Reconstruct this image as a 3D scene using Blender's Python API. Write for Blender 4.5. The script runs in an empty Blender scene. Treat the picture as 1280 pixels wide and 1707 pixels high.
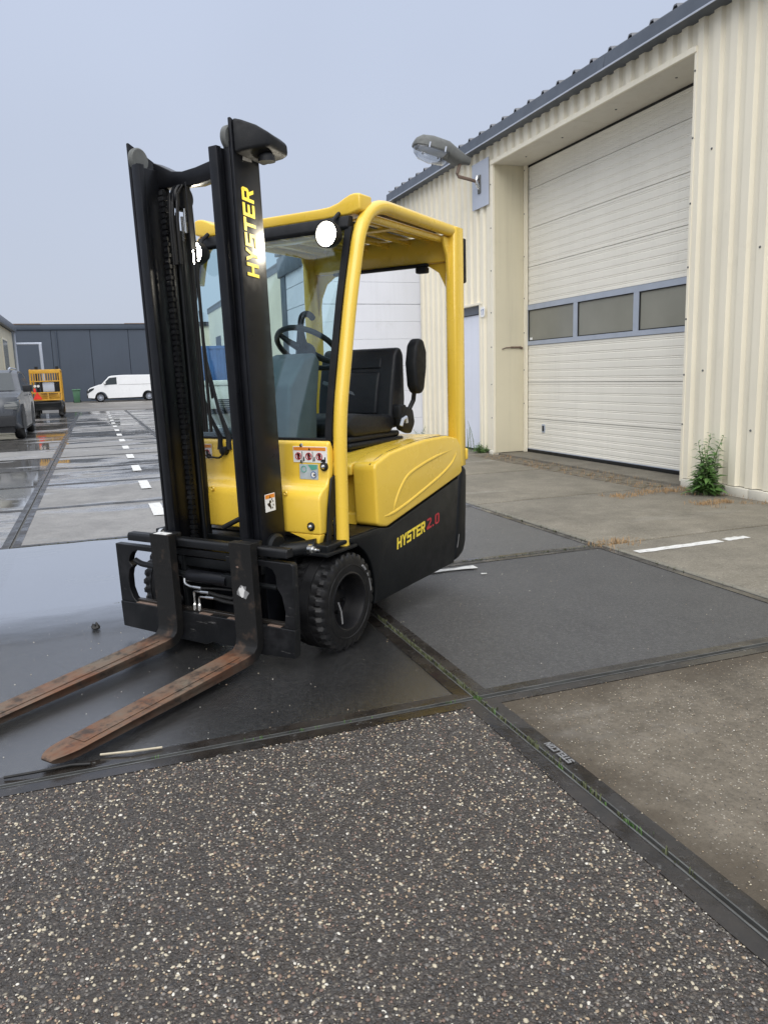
import bpy, bmesh, math, random
from mathutils import Matrix, Vector
random.seed(7)
R = math.radians
scene = bpy.context.scene
COL = scene.collection

# ------------------------------------------------------------------ camera
CAM_LOC = (-1.28206, -2.54056, 1.23544)
YAW, PITCH, ROLL, FPX = 0.348446, 0.174357, -0.030420, 1293.44
cy, sy = math.cos(YAW), math.sin(YAW)
fwd = Vector((sy*math.cos(PITCH), cy*math.cos(PITCH), -math.sin(PITCH)))
rt = Vector((cy, -sy, 0)); up = rt.cross(fwd)
r2 = rt*math.cos(ROLL)+up*math.sin(ROLL); u2 = -rt*math.sin(ROLL)+up*math.cos(ROLL)
cd = bpy.data.cameras.new('camera'); cam = bpy.data.objects.new('camera', cd); COL.objects.link(cam)
m = Matrix((r2, u2, -fwd)).transposed().to_4x4(); m.translation = CAM_LOC; cam.matrix_world = m
cd.sensor_fit = 'VERTICAL'; cd.sensor_height = 36; cd.lens = FPX/1707*36
cd.clip_start = 0.05; cd.clip_end = 2000
scene.camera = cam

# ------------------------------------------------------------------ sky, sun, exposure
SUN_EL, SUN_AZ = R(44), R(203)          # azimuth of the sun, clockwise from +Y
w = bpy.data.worlds.new('World'); scene.world = w; w.use_nodes = True
nt = w.node_tree; nt.nodes.clear()
wo = nt.nodes.new('ShaderNodeOutputWorld'); bg = nt.nodes.new('ShaderNodeBackground')
sky = nt.nodes.new('ShaderNodeTexSky'); sky.sky_type = 'NISHITA'; sky.sun_disc = False
sky.sun_elevation = SUN_EL; sky.sun_rotation = SUN_AZ; sky.air_density = 1.0; sky.dust_density = 4.0
sc_ = nt.nodes.new('ShaderNodeVectorMath'); sc_.operation = 'SCALE'; sc_.inputs['Scale'].default_value = 0.08
nt.links.new(sky.outputs[0], sc_.inputs[0])
tc = nt.nodes.new('ShaderNodeTexCoord'); sp = nt.nodes.new('ShaderNodeSeparateXYZ'); nt.links.new(tc.outputs['Generated'], sp.inputs[0])
rp = nt.nodes.new('ShaderNodeValToRGB')
rp.color_ramp.elements[0].position = 0.0; rp.color_ramp.elements[0].color = (0.298, 0.324, 0.384, 1)
rp.color_ramp.elements[1].position = 1.0; rp.color_ramp.elements[1].color = (1.12, 1.15, 1.22, 1)
e = rp.color_ramp.elements.new(0.4); e.color = (0.307, 0.344, 0.428, 1)
nt.links.new(sp.outputs['Z'], rp.inputs[0])
nz = nt.nodes.new('ShaderNodeTexNoise'); nz.inputs['Scale'].default_value = 1.6; nz.inputs['Detail'].default_value = 3
nt.links.new(tc.outputs['Generated'], nz.inputs['Vector'])
nr = nt.nodes.new('ShaderNodeMapRange'); nr.inputs[1].default_value = .3; nr.inputs[2].default_value = .7; nr.inputs[3].default_value = .95; nr.inputs[4].default_value = 1.05
nt.links.new(nz.outputs[0], nr.inputs[0])
cm = nt.nodes.new('ShaderNodeVectorMath'); cm.operation = 'SCALE'; nt.links.new(rp.outputs[0], cm.inputs[0]); nt.links.new(nr.outputs[0], cm.inputs['Scale'])
mx = nt.nodes.new('ShaderNodeMix'); mx.data_type = 'RGBA'; mx.inputs[0].default_value = 0.92      # a closed cloud deck over the blue
nt.links.new(sc_.outputs[0], mx.inputs[6]); nt.links.new(cm.outputs[0], mx.inputs[7])
nt.links.new(mx.outputs[2], bg.inputs[0]); bg.inputs[1].default_value = 1.0
nt.links.new(bg.outputs[0], wo.inputs[0])
sd = bpy.data.lights.new('sun', 'SUN'); sd.energy = 1.3; sd.angle = R(60); sd.color = (1, .97, .92)
sun = bpy.data.objects.new('sun', sd); COL.objects.link(sun)
dirv = Vector((math.sin(SUN_AZ)*math.cos(SUN_EL), math.cos(SUN_AZ)*math.cos(SUN_EL), math.sin(SUN_EL)))
sun.rotation_euler = dirv.to_track_quat('Z', 'Y').to_euler(); sun.location = dirv*60
vs = scene.view_settings; vs.view_transform = 'Standard'; vs.look = 'None'; vs.exposure = 0.88; vs.gamma = 1; vs.use_curve_mapping = False
scene.cycles.use_denoising = True
scene.cycles.max_bounces = 8; scene.cycles.transparent_max_bounces = 12
scene.cycles.sample_clamp_indirect = 4

# ------------------------------------------------------------------ materials
class N:
    def __init__(s, name):
        s.m = bpy.data.materials.new(name); s.m.use_nodes = True; s.t = s.m.node_tree
        s.b = s.t.nodes['Principled BSDF']; s.out = s.t.nodes['Material Output']
    def n(s, k, **kw):
        q = s.t.nodes.new('ShaderNode'+k)
        for a, v in kw.items():
            if a.startswith('_'): setattr(q, a[1:], v)
            else:
                key = int(a[1:]) if a[0] == 'i' and a[1:].isdigit() else a.replace('__', ' ')
                if isinstance(v, bpy.types.NodeSocket): s.t.links.new(v, q.inputs[key])
                else: q.inputs[key].default_value = v
        return q
    def l(s, a, b): s.t.links.new(a, s.b.inputs[b] if isinstance(b, str) else b)
    def co(s, kind='Object', sc=(1, 1, 1)):
        c = s.n('TexCoord'); return s.n('Mapping', Vector=c.outputs[kind], Scale=sc).outputs[0]
    def pos(s, sc=(1, 1, 1)):
        c = s.n('NewGeometry'); return s.n('Mapping', Vector=c.outputs['Position'], Scale=sc).outputs[0]
    def noise(s, v, scale, det=4, rough=.55): return s.n('TexNoise', Vector=v, Scale=scale, Detail=det, Roughness=rough).outputs[0]
    def voro(s, v, scale, feat='F1', rnd=1): return s.n('TexVoronoi', _feature=feat, Vector=v, Scale=scale, Randomness=rnd)
    def rng(s, x, a, b, c=0., d=1.): return s.n('MapRange', i0=x, i1=a, i2=b, i3=c, i4=d).outputs[0]
    def ramp(s, x, stops, interp='LINEAR'):
        q = s.n('ValToRGB', i0=x); cr = q.color_ramp; cr.interpolation = interp
        while len(cr.elements) < len(stops): cr.elements.new(.5)
        for e_, (p, c) in zip(cr.elements, stops): e_.position = p; e_.color = (*c, 1) if len(c) == 3 else c
        return q.outputs[0]
    def mix(s, f, a, b):
        q = s.n('Mix', _data_type='RGBA')
        for i, v in ((0, f), (6, a), (7, b)):
            if isinstance(v, bpy.types.NodeSocket): s.t.links.new(v, q.inputs[i])
            else: q.inputs[i].default_value = v if i == 0 else (*v, 1)
        return q.outputs[2]
    def mul(s, a, b): return s.n('Math', _operation='MULTIPLY', i0=a, i1=b).outputs[0]
    def add(s, a, b): return s.n('Math', _operation='ADD', i0=a, i1=b).outputs[0]
    def sub(s, a, b): return s.n('Math', _operation='SUBTRACT', i0=a, i1=b).outputs[0]
    def mx(s, a, b): return s.n('Math', _operation='MAXIMUM', i0=a, i1=b).outputs[0]
    def bump(s, h, st=.3, d=.01): s.l(s.n('Bump', Height=h, Strength=st, Distance=d).outputs[0], 'Normal')
    def set(s, **k):
        for a, v in k.items(): s.b.inputs[a.replace('__', ' ')].default_value = (*v, 1) if isinstance(v, tuple) and len(v) == 3 else v
        return s

def paint(name, col, rough=.35, var=.10, dirt=.0, metal=0., scale=6., bump=0., coat=0., dcol=(.10, .085, .06)):
    s = N(name); v = s.co('Object')
    n1 = s.noise(v, scale, 5); c = s.mix(s.rng(n1, .3, .7), tuple(x*(1-var) for x in col), tuple(min(1, x*(1+var)) for x in col))
    if dirt:
        n2 = s.noise(v, scale*.5, 8, .68)
        c = s.mix(s.rng(n2, .5, .75, 0, dirt), c, dcol)
    s.l(c, 'Base Color'); s.l(s.rng(s.noise(v, scale*2.3, 5), .3, .7, rough*.8, min(1, rough*1.25)), 'Roughness')
    s.set(Metallic=metal, Coat__Weight=coat, Coat__Roughness=.12)
    if max(col) < .03: s.set(Specular__IOR__Level=.26)
    if bump: s.bump(s.noise(v, scale*12, 4), bump, .004)
    return s.m

M = {}
M['yellow'] = paint('yellow_paint', (.78, .525, .058), .26, .02, .0, coat=.35, scale=3)
M['yellow2'] = paint('yellow_worn', (.62, .33, .03), .5, .15, .5, scale=8)
M['black'] = paint('black_paint', (.0055, .0065, .0075), .40, .25, .06, scale=7, dcol=(.06, .055, .05))
M['mast'] = paint('mast_black', (.0055, .006, .0078), .34, .3, .06, scale=9, dcol=(.035, .036, .04))
M['plastic'] = paint('black_plastic', (.009, .0098, .0115), .55, .2, .10, scale=10, bump=.15, dcol=(.05, .05, .045))
M['greyplastic'] = paint('grey_plastic', (.10, .11, .12), .5, .12, scale=12)
M['rubber'] = paint('tyre_rubber', (.0085, .0085, .009), .40, .3, .2, scale=14, bump=.2, dcol=(.05, .045, .04))
M['rim'] = paint('black_rim', (.006, .006, .007), .42, .2, .15, scale=12)
M['chrome'] = paint('zinc', (.62, .62, .60), .25, .15, metal=1, scale=30)
M['vinyl'] = paint('black_vinyl', (.012, .013, .0155), .42, .15, scale=20, bump=.1)
M['hose'] = paint('hose_rubber', (.012, .012, .012), .5, .1)
M['white'] = paint('white_paint', (.74, .75, .76), .3, .03, .08, scale=3, coat=.3)
M['sticker'] = paint('sticker_white', (.80, .80, .78), .4, .02)
M['orange'] = paint('sticker_orange', (.75, .25, .03), .4, .03)
M['redprint'] = paint('red_print', (.40, .03, .04), .4, .03)
M['blackprint'] = paint('black_print', (.015, .012, .012), .4, .03)
M['greenprint'] = paint('green_print', (.10, .36, .28), .4, .05)
M['silverfoil'] = paint('silver_foil', (.42, .48, .52), .35, .12, scale=30)
M['blueprint'] = paint('blue_print', (.06, .13, .33), .4, .05)
M['letteryellow'] = paint('yellow_print', (.86, .66, .06), .4, .03)
M['letterred'] = paint('red_lettering', (.42, .025, .035), .4, .05)
M['lightgreyprint'] = paint('worn_embossing', (.19, .19, .19), .6, .2)
M['beige'] = None
def cladding(name, col, dirtc, streak=.5):
    s = N(name); p = s.pos()
    n1 = s.noise(p, .7, 5); n2 = s.noise(s.pos((7, 7, .35)), 1.0, 6, .7)
    c = s.mix(s.rng(n1, .3, .7), tuple(x*.94 for x in col), tuple(min(1, x*1.05) for x in col))
    c = s.mix(s.rng(n2, .5, .85, 0, streak), c, dirtc)
    n3 = s.noise(p, 3.1, 8, .7); c = s.mix(s.rng(n3, .60, .78, 0, .35), c, dirtc)
    s.l(c, 'Base Color'); s.l(s.rng(n2, .3, .7, .42, .6), 'Roughness'); return s.m
M['beige'] = cladding('beige_cladding', (.80, .745, .60), (.58, .53, .40), .40)
M['beigeflat'] = cladding('beige_flashing', (.64, .59, .44), (.40, .36, .26), .4)
M['door'] = cladding('cream_door', (.78, .75, .66), (.58, .55, .47), .25)
M['soffit'] = cladding('soffit_sheet', (.62, .585, .50), (.40, .33, .27), .3)
M['whitewall'] = cladding('white_panel', (.66, .68, .74), (.45, .46, .48), .2)
M['whitedoor'] = cladding('white_door', (.70, .73, .82), (.50, .52, .56), .2)
M['gutter'] = paint('slate_gutter', (.075, .09, .115), .4, .12, .15, scale=3)
M['roof'] = paint('roof_sheet', (.16, .165, .18), .6, .2, .3, scale=2)
M['alu'] = paint('aluminium_frame', (.36, .40, .47), .42, .08, .1, scale=6)
M['navy'] = cladding('slate_blue_cladding', (.048, .063, .088), (.040, .050, .065), .2)
M['container'] = paint('blue_container', (.035, .10, .26), .5, .15, .1, scale=1.5)
M['teal'] = paint('teal_tank', (.22, .42, .42), .5, .1)
M['offwhite'] = paint('offwhite_skip', (.55, .56, .52), .5, .08, .3, scale=2)
M['green'] = paint('green_bin', (.06, .15, .085), .5, .1, .15, scale=4)
M['suv'] = paint('grey_car_paint', (.045, .05, .058), .30, .06, metal=.1, coat=.2, scale=2)
M['darktrim'] = paint('dark_trim', (.018, .019, .021), .5, .1)
M['signred'] = paint('reflector_red', (.75, .035, .02), .35, .05)
M['lampgrey'] = paint('lamp_housing', (.115, .12, .115), .65, .25, .6, scale=12, dcol=(.04, .045, .035))
M['rustpipe'] = paint('rusty_bracket', (.16, .11, .085), .6, .3, .5, scale=25)
M['plate'] = paint('zinc_plate', (.45, .49, .57), .55, .06, .15, scale=4)
M['brickpale'] = paint('white_plinth', (.62, .59, .50), .8, .12, .35, scale=6, bump=.3)
M['concretejoint'] = paint('joint_mortar', (.17, .16, .13), .9, .25, .4, scale=12, bump=.4)
def glass(name, tint, rough=0., fres=1.45, boost=0.):
    s = N(name); s.t.nodes.remove(s.b)
    gm = s.n('NewGeometry'); dt = s.n('VectorMath', _operation='DOT_PRODUCT', i0=gm.outputs['Incoming'], i1=gm.outputs['Normal']).outputs['Value']
    k = s.sub(1., s.n('Math', _operation='ABSOLUTE', i0=dt).outputs[0]); f0 = ((fres-1)/(fres+1))**2
    f = s.add(f0, s.mul(s.n('Math', _operation='POWER', i0=k, i1=5.).outputs[0], 1-f0))      # Schlick, the same on both faces of the sheet
    if boost: f = s.add(f, boost)
    a = s.n('BsdfTransparent', Color=(*tint, 1)); g = s.n('BsdfGlossy', Color=(1, 1, 1, 1), Roughness=rough)
    x = s.n('MixShader', i0=f, i1=a.outputs[0], i2=g.outputs[0]); s.t.links.new(x.outputs[0], s.out.inputs[0]); return s.m
M['glass'] = glass('windscreen_glass', (.80, .92, .94), 0, 1.45, .03)
M['carglass'] = paint('dark_car_glass', (.03, .037, .04), .06, .05)
M['roofglass'] = glass('tinted_roof_panel', (.09, .12, .17), .05)
M['lens'] = glass('lamp_bowl', (.72, .74, .76), .15, 1.5, .10)
s = N('frosted_pane'); v = s.pos(); s.l(s.mix(s.rng(s.noise(v, 1.2, 4), .3, .7), (.20, .20, .17), (.25, .25, .215)), 'Base Color'); s.set(Roughness=.22); s.bump(s.noise(v, 160, 2), .15, .002); M['frost'] = s.m
s = N('lit_lamp'); s.set(Base__Color=(1, .95, .85), Emission__Color=(1, .93, .78), Emission__Strength=45.); M['lit'] = s.m

# rusty fork steel
s = N('fork_steel'); v = s.co('Object'); sx = s.n('SeparateXYZ', Vector=v).outputs[0]
n1 = s.noise(v, 9, 8, .65); n2 = s.noise(s.co('Object', (4, 30, 30)), 1.5, 6, .7)
rust = s.mix(s.rng(n2, .3, .7), (.105, .040, .020), (.185, .095, .052)); rust = s.mix(s.rng(s.noise(v, 4, 6, .7), .40, .62), rust, (.135, .108, .080)); rust = s.mix(s.rng(s.noise(v, 14, 7, .72), .50, .62, 0, .85), rust, (.035, .028, .023))
nz_ = s.n('SeparateXYZ', Vector=s.n('NewGeometry').outputs['Normal']).outputs[2]
amt = s.mul(s.rng(s.add(sx, s.mul(s.sub(n1, .5), .25)), .24, .33), s.rng(s.add(nz_, s.mul(s.sub(n1, .5), 1.6)), .15, .6, .42, 1.))
dk = s.mix(s.rng(n1, .55, .75, 0, .7), (.009, .0088, .0085), (.055, .040, .030))
s.l(s.mix(amt, dk, rust), 'Base Color'); s.l(s.rng(n1, .3, .7, .45, .75), 'Roughness'); s.set(Metallic=.1, Specular__IOR__Level=.3); s.bump(s.add(n1, s.mul(s.noise(v, 60, 5), .4)), .5, .004); M['fork'] = s.m
# scuffed carriage steel
s = N('carriage_steel'); v = s.co('Object'); n1 = s.noise(v, 7, 8, .7); n2 = s.noise(s.co('Object', (40, 6, 40)), 1.2, 6, .7)
c = s.mix(s.rng(n1, .52, .75, 0, .8), (.0055, .006, .007), (.022, .022, .024)); c = s.mix(s.rng(n2, .64, .74, 0, .8), c, (.15, .145, .14))
s.l(c, 'Base Color'); s.l(s.rng(n1, .3, .7, .32, .6), 'Roughness'); s.bump(n1, .25, .004); s.set(Specular__IOR__Level=.3); M['carriage'] = s.m

# slabs: one node recipe, four faces
def slab_mat(name, kind):
    s = N(name); p = s.pos()
    wet_a = s.n('Attribute', _attribute_type='OBJECT', _attribute_name='wet').outputs['Fac']
    tone = s.n('Attribute', _attribute_type='OBJECT', _attribute_name='tone').outputs['Fac']
    big = s.noise(p, .9, 5, .6); mid = s.noise(p, 7, 6, .65); fine = s.noise(p, 220, 3, .6)
    if kind == 'coarse':
        vv = s.n('VectorMath', _operation='ADD', i0=p, i1=s.n('VectorMath', _operation='SCALE', i0=s.n('TexNoise', Vector=p, Scale=70., Detail=2.).outputs[1], Scale=.010).outputs[0]).outputs[0]
        v1 = s.voro(vv, 125); v2 = s.voro(vv, 260)
        r1 = s.n('SeparateXYZ', Vector=v1.outputs['Color']).outputs
        r2_ = s.n('SeparateXYZ', Vector=v2.outputs['Color']).outputs
        c1 = s.ramp(r1[0], [(0, (.024, .020, .017)), (.25, (.058, .044, .034)), (.5, (.086, .068, .054)), (.62, (.045, .047, .050)), (.78, (.125, .105, .088)), (.88, (.19, .165, .13)), (.955, (.34, .30, .23)), (.985, (.46, .43, .36))], 'CONSTANT')
        c2 = s.ramp(r2_[0], [(0, (.030, .028, .026)), (.4, (.060, .053, .047)), (.7, (.095, .082, .070)), (.9, (.20, .175, .14)), (.965, (.34, .31, .25))], 'CONSTANT')
        c = s.mix(s.rng(r1[1], .45, .46), c1, c2)
        edge = s.rng(v1.outputs['Distance'], .30, .62)
        c = s.mix(s.mul(edge, .75), c, (.034, .030, .027))
        c = s.mix(s.rng(big, .35, .65, 0, .45), c, (.050, .044, .040))
        h = s.sub(1., s.mul(v1.outputs['Distance'], 1.2)); h = s.add(h, s.mul(v2.outputs['Distance'], -.45)); bst, bd = .75, .005
        dryr = .48
    elif kind == 'dark':
        v1 = s.voro(p, 150); r1 = s.n('SeparateXYZ', Vector=v1.outputs['Color']).outputs
        c = s.mix(s.rng(mid, .3, .7), (.036, .037, .039), (.052, .052, .053))
        c = s.mix(s.rng(fine, .42, .68), c, (.078, .078, .076)); c = s.mix(s.rng(s.noise(p, 130, 4, .7), .50, .66, 0, .8), c, (.020, .020, .021))
        c = s.mix(s.rng(s.noise(p, 2.6, 7, .7), .46, .70, 0, .65), c, (.024, .024, .026))
        c = s.mix(s.rng(s.noise(p, 62, 3, .75), .48, .64, 0, .9), c, (.090, .090, .088)); c = s.mix(s.rng(s.noise(s.pos((1, 1.6, 1)), 5.2, 9, .8), .60, .72, 0, .45), c, (.11, .108, .10))
        c = s.mix(s.mul(s.rng(r1[0], .975, .976), s.rng(v1.outputs['Distance'], .35, .25)), c, (.24, .23, .21))
        c = s.mix(s.rng(s.noise(s.pos((1, 5, 1)), 1.7, 7, .7), .60, .80, 0, .3), c, (.080, .078, .073))
        h = s.add(fine, s.mul(s.noise(p, 110, 4), 1.)); bst, bd = .55, .004; dryr = .56
    else:
        v1 = s.voro(p, 140); r1 = s.n('SeparateXYZ', Vector=v1.outputs['Color']).outputs
        lo, hi = ((.105, .088, .064), (.175, .150, .114)) if kind == 'tan' else (((.175, .158, .122), (.245, .222, .176)) if kind == 'light' else ((.15, .145, .138), (.22, .213, .20)))
        c = s.mix(s.rng(mid, .3, .7), lo, hi)
        c = s.mix(s.rng(fine, .45, .72, 0, .8), c, tuple(x*.55 for x in lo))
        c = s.mix(s.mul(s.rng(r1[0], .90, .905), s.rng(v1.outputs['Distance'], .42, .30)), c, (.40, .37, .31))
        c = s.mix(s.mul(s.rng(r1[1], .86, .865), s.rng(v1.outputs['Distance'], .42, .30)), c, (.07, .062, .052))
        c = s.mix(s.rng(s.noise(p, 1.4, 9, .72), .44, .66, 0, .75), c, tuple(x*.52 for x in lo)); c = s.mix(s.rng(s.noise(s.pos((1, 2.5, 1)), 4.5, 8, .75), .56, .70, 0, .5), c, tuple(x*.45 for x in lo)); c = s.mix(s.rng(s.noise(p, 55, 5, .7), .44, .64, 0, .28), c, tuple(x*1.35 for x in hi))
        h = s.add(s.mul(v1.outputs['Distance'], -.5), s.add(fine, mid)); bst, bd = .35, .004; dryr = .75
    if kind == 'tan':      # damp brown stain creeping in from the steel edges
        oc = s.n('SeparateXYZ', Vector=s.co('Object')).outputs; ab = lambda q: s.n('Math', _operation='ABSOLUTE', i0=q).outputs[0]
        ed = s.add(s.mx(ab(oc[0]), ab(oc[1])), s.mul(s.sub(s.noise(p, 3.2, 7, .7), .5), .55))
        c = s.mix(s.rng(ed, .74, .93, 0, .75), c, (.050, .038, .024))
    # standing water: soft-edged patches, more of them where the slab is wetter
    wn = s.noise(s.pos((.55, 1.5, 1)), .8, 5, .55)
    wm = s.rng(s.add(wn, s.mul(s.sub(mid, .5), .12)), s.sub(.80, s.mul(wet_a, .80)), s.sub(.90, s.mul(wet_a, .80)))
    damp = s.rng(s.add(wn, s.mul(s.sub(mid, .5), .2)), s.sub(.68, s.mul(wet_a, .7)), s.sub(.90, s.mul(wet_a, .7)))
    damp = s.mx(damp, s.n('Attribute', _attribute_type='OBJECT', _attribute_name='sheen').outputs['Fac'])
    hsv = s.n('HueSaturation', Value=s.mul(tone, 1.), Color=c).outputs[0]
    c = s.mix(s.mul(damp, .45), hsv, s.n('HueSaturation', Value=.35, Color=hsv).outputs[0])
    s.l(c, 'Base Color')
    rr = s.n('Mix', _data_type='FLOAT', i0=damp, i2=dryr, i3=.20).outputs[0]
    rr = s.n('Mix', _data_type='FLOAT', i0=wm, i2=rr, i3=.025).outputs[0]
    s.l(rr, 'Roughness')
    s.l(s.n('Mix', _data_type='FLOAT', i0=wm, i2=s.n('Mix', _data_type='FLOAT', i0=damp, i2=1.45, i3=2.5).outputs[0], i3=10.).outputs[0], 'IOR')
    st = s.n('Mix', _data_type='FLOAT', i0=wm, i2=s.n('Mix', _data_type='FLOAT', i0=damp, i2=bst, i3=bst*.35).outputs[0], i3=.008).outputs[0]
    b = s.n('Bump', Height=h, Distance=bd, Strength=st); s.l(b.outputs[0], 'Normal')
    return s.m
for k in ('coarse', 'dark', 'tan', 'light', 'grey'): M['slab_'+k] = slab_mat('slab_'+k, k)
s = N('steel_edge'); v = s.pos(); n1 = s.noise(v, 9, 7, .7)
c = s.mix(s.rng(n1, .3, .7), (.010, .0095, .009), (.028, .023, .019)); c = s.mix(s.rng(s.noise(v, 24, 7, .78), .60, .70, 0, .8), c, (.15, .15, .145))
s.l(c, 'Base Color'); s.l(s.rng(s.noise(v, 4, 5, .6), .40, .6, .05, .45), 'Roughness'); s.bump(s.noise(v, 60, 5), .25, .002); M['edge'] = s.m
M['edgelip'] = paint('worn_lip_highlight', (.10, .103, .10), .4, .5, 1., metal=.3, scale=9, dcol=(.022, .02, .018))  # worn steel lip, with the wet joint highlight put into its paler colour
s = N('ground_dirt'); v = s.pos(); c = s.mix(s.rng(s.noise(v, .6, 6), .3, .7), (.075, .070, .062), (.115, .108, .097)); c = s.mix(s.rng(s.noise(v, 40, 5), .4, .7), c, (.05, .047, .04))
s.l(c, 'Base Color'); s.set(Roughness=.8); s.bump(s.noise(v, 80, 5), .4, .005); M['dirt'] = s.m
s = N('apron_asphalt'); v = s.pos(); c = s.mix(s.rng(s.noise(v, 1.2, 6), .3, .7), (.13, .118, .102), (.18, .165, .145)); s.l(c, 'Base Color'); s.l(s.rng(s.noise(s.pos((.3, 1, 1)), .5, 4), .45, .65, .3, .75), 'Roughness'); M['apron'] = s.m
s = N('road_paint'); v = s.pos(); c = s.mix(s.rng(s.noise(v, 22, 7, .7), .52, .68, 0, .8), (.62, .62, .60), (.28, .27, .25)); s.l(c, 'Base Color'); s.set(Roughness=.55); M['line'] = s.m
def water(name):
    s = N(name); s.t.nodes.remove(s.b); p = s.pos()
    gm = s.n('NewGeometry'); bp = s.n('Bump', Height=s.noise(p, 3., 3), Strength=.02, Distance=.01).outputs[0]
    dt = s.n('VectorMath', _operation='DOT_PRODUCT', i0=gm.outputs['Incoming'], i1=gm.outputs['Normal']).outputs['Value']
    k = s.sub(1., s.n('Math', _operation='ABSOLUTE', i0=dt).outputs[0]); py = s.n('SeparateXYZ', Vector=gm.outputs['Position']).outputs[1]
    film = s.rng(s.add(py, s.mul(s.sub(s.noise(s.pos((1, 3, 1)), 2.2, 5, .6), .5), .35)), 1.45, 1.98)      # the film thins out towards its near shore
    f = s.add(.22, s.mul(s.n('Math', _operation='POWER', i0=k, i1=2.0).outputs[0], .78)); f = s.mul(f, film); tr = s.mix(film, (1, 1, 1), (.55, .56, .57))
    a = s.n('BsdfTransparent', Color=tr); g_ = s.n('BsdfGlossy', Color=(1, 1, 1, 1), Roughness=.02, Normal=bp)
    x = s.n('MixShader', i0=f, i1=a.outputs[0], i2=g_.outputs[0]); s.t.links.new(x.outputs[0], s.out.inputs[0]); return s.m
M['water'] = water('puddle_water')
def pebm(n, c): return paint(n, c, .5, .25, scale=40)
M['peb'] = [pebm('pebble_cream', (.42, .37, .27)), pebm('pebble_white', (.54, .51, .44)), pebm('pebble_tan', (.32, .24, .155)), pebm('pebble_grey', (.14, .128, .115)), pebm('pebble_rose', (.16, .105, .08)), pebm('pebble_dark', (.048, .042, .037))]
s = N('leaf_green'); v = s.co('Object'); s.l(s.mix(s.rng(s.noise(v, 22, 2), .3, .7), (.040, .105, .022), (.12, .22, .055)), 'Base Color'); s.set(Roughness=.5, Transmission__Weight=0.); M['leaf'] = s.m
M['stem'] = paint('plant_stem', (.11, .16, .06), .6, .2)
M['dry'] = paint('dry_grass', (.36, .23, .11), .8, .35, scale=30)
M['moss'] = paint('joint_moss', (.085, .095, .045), .9, .3, scale=30)

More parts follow.
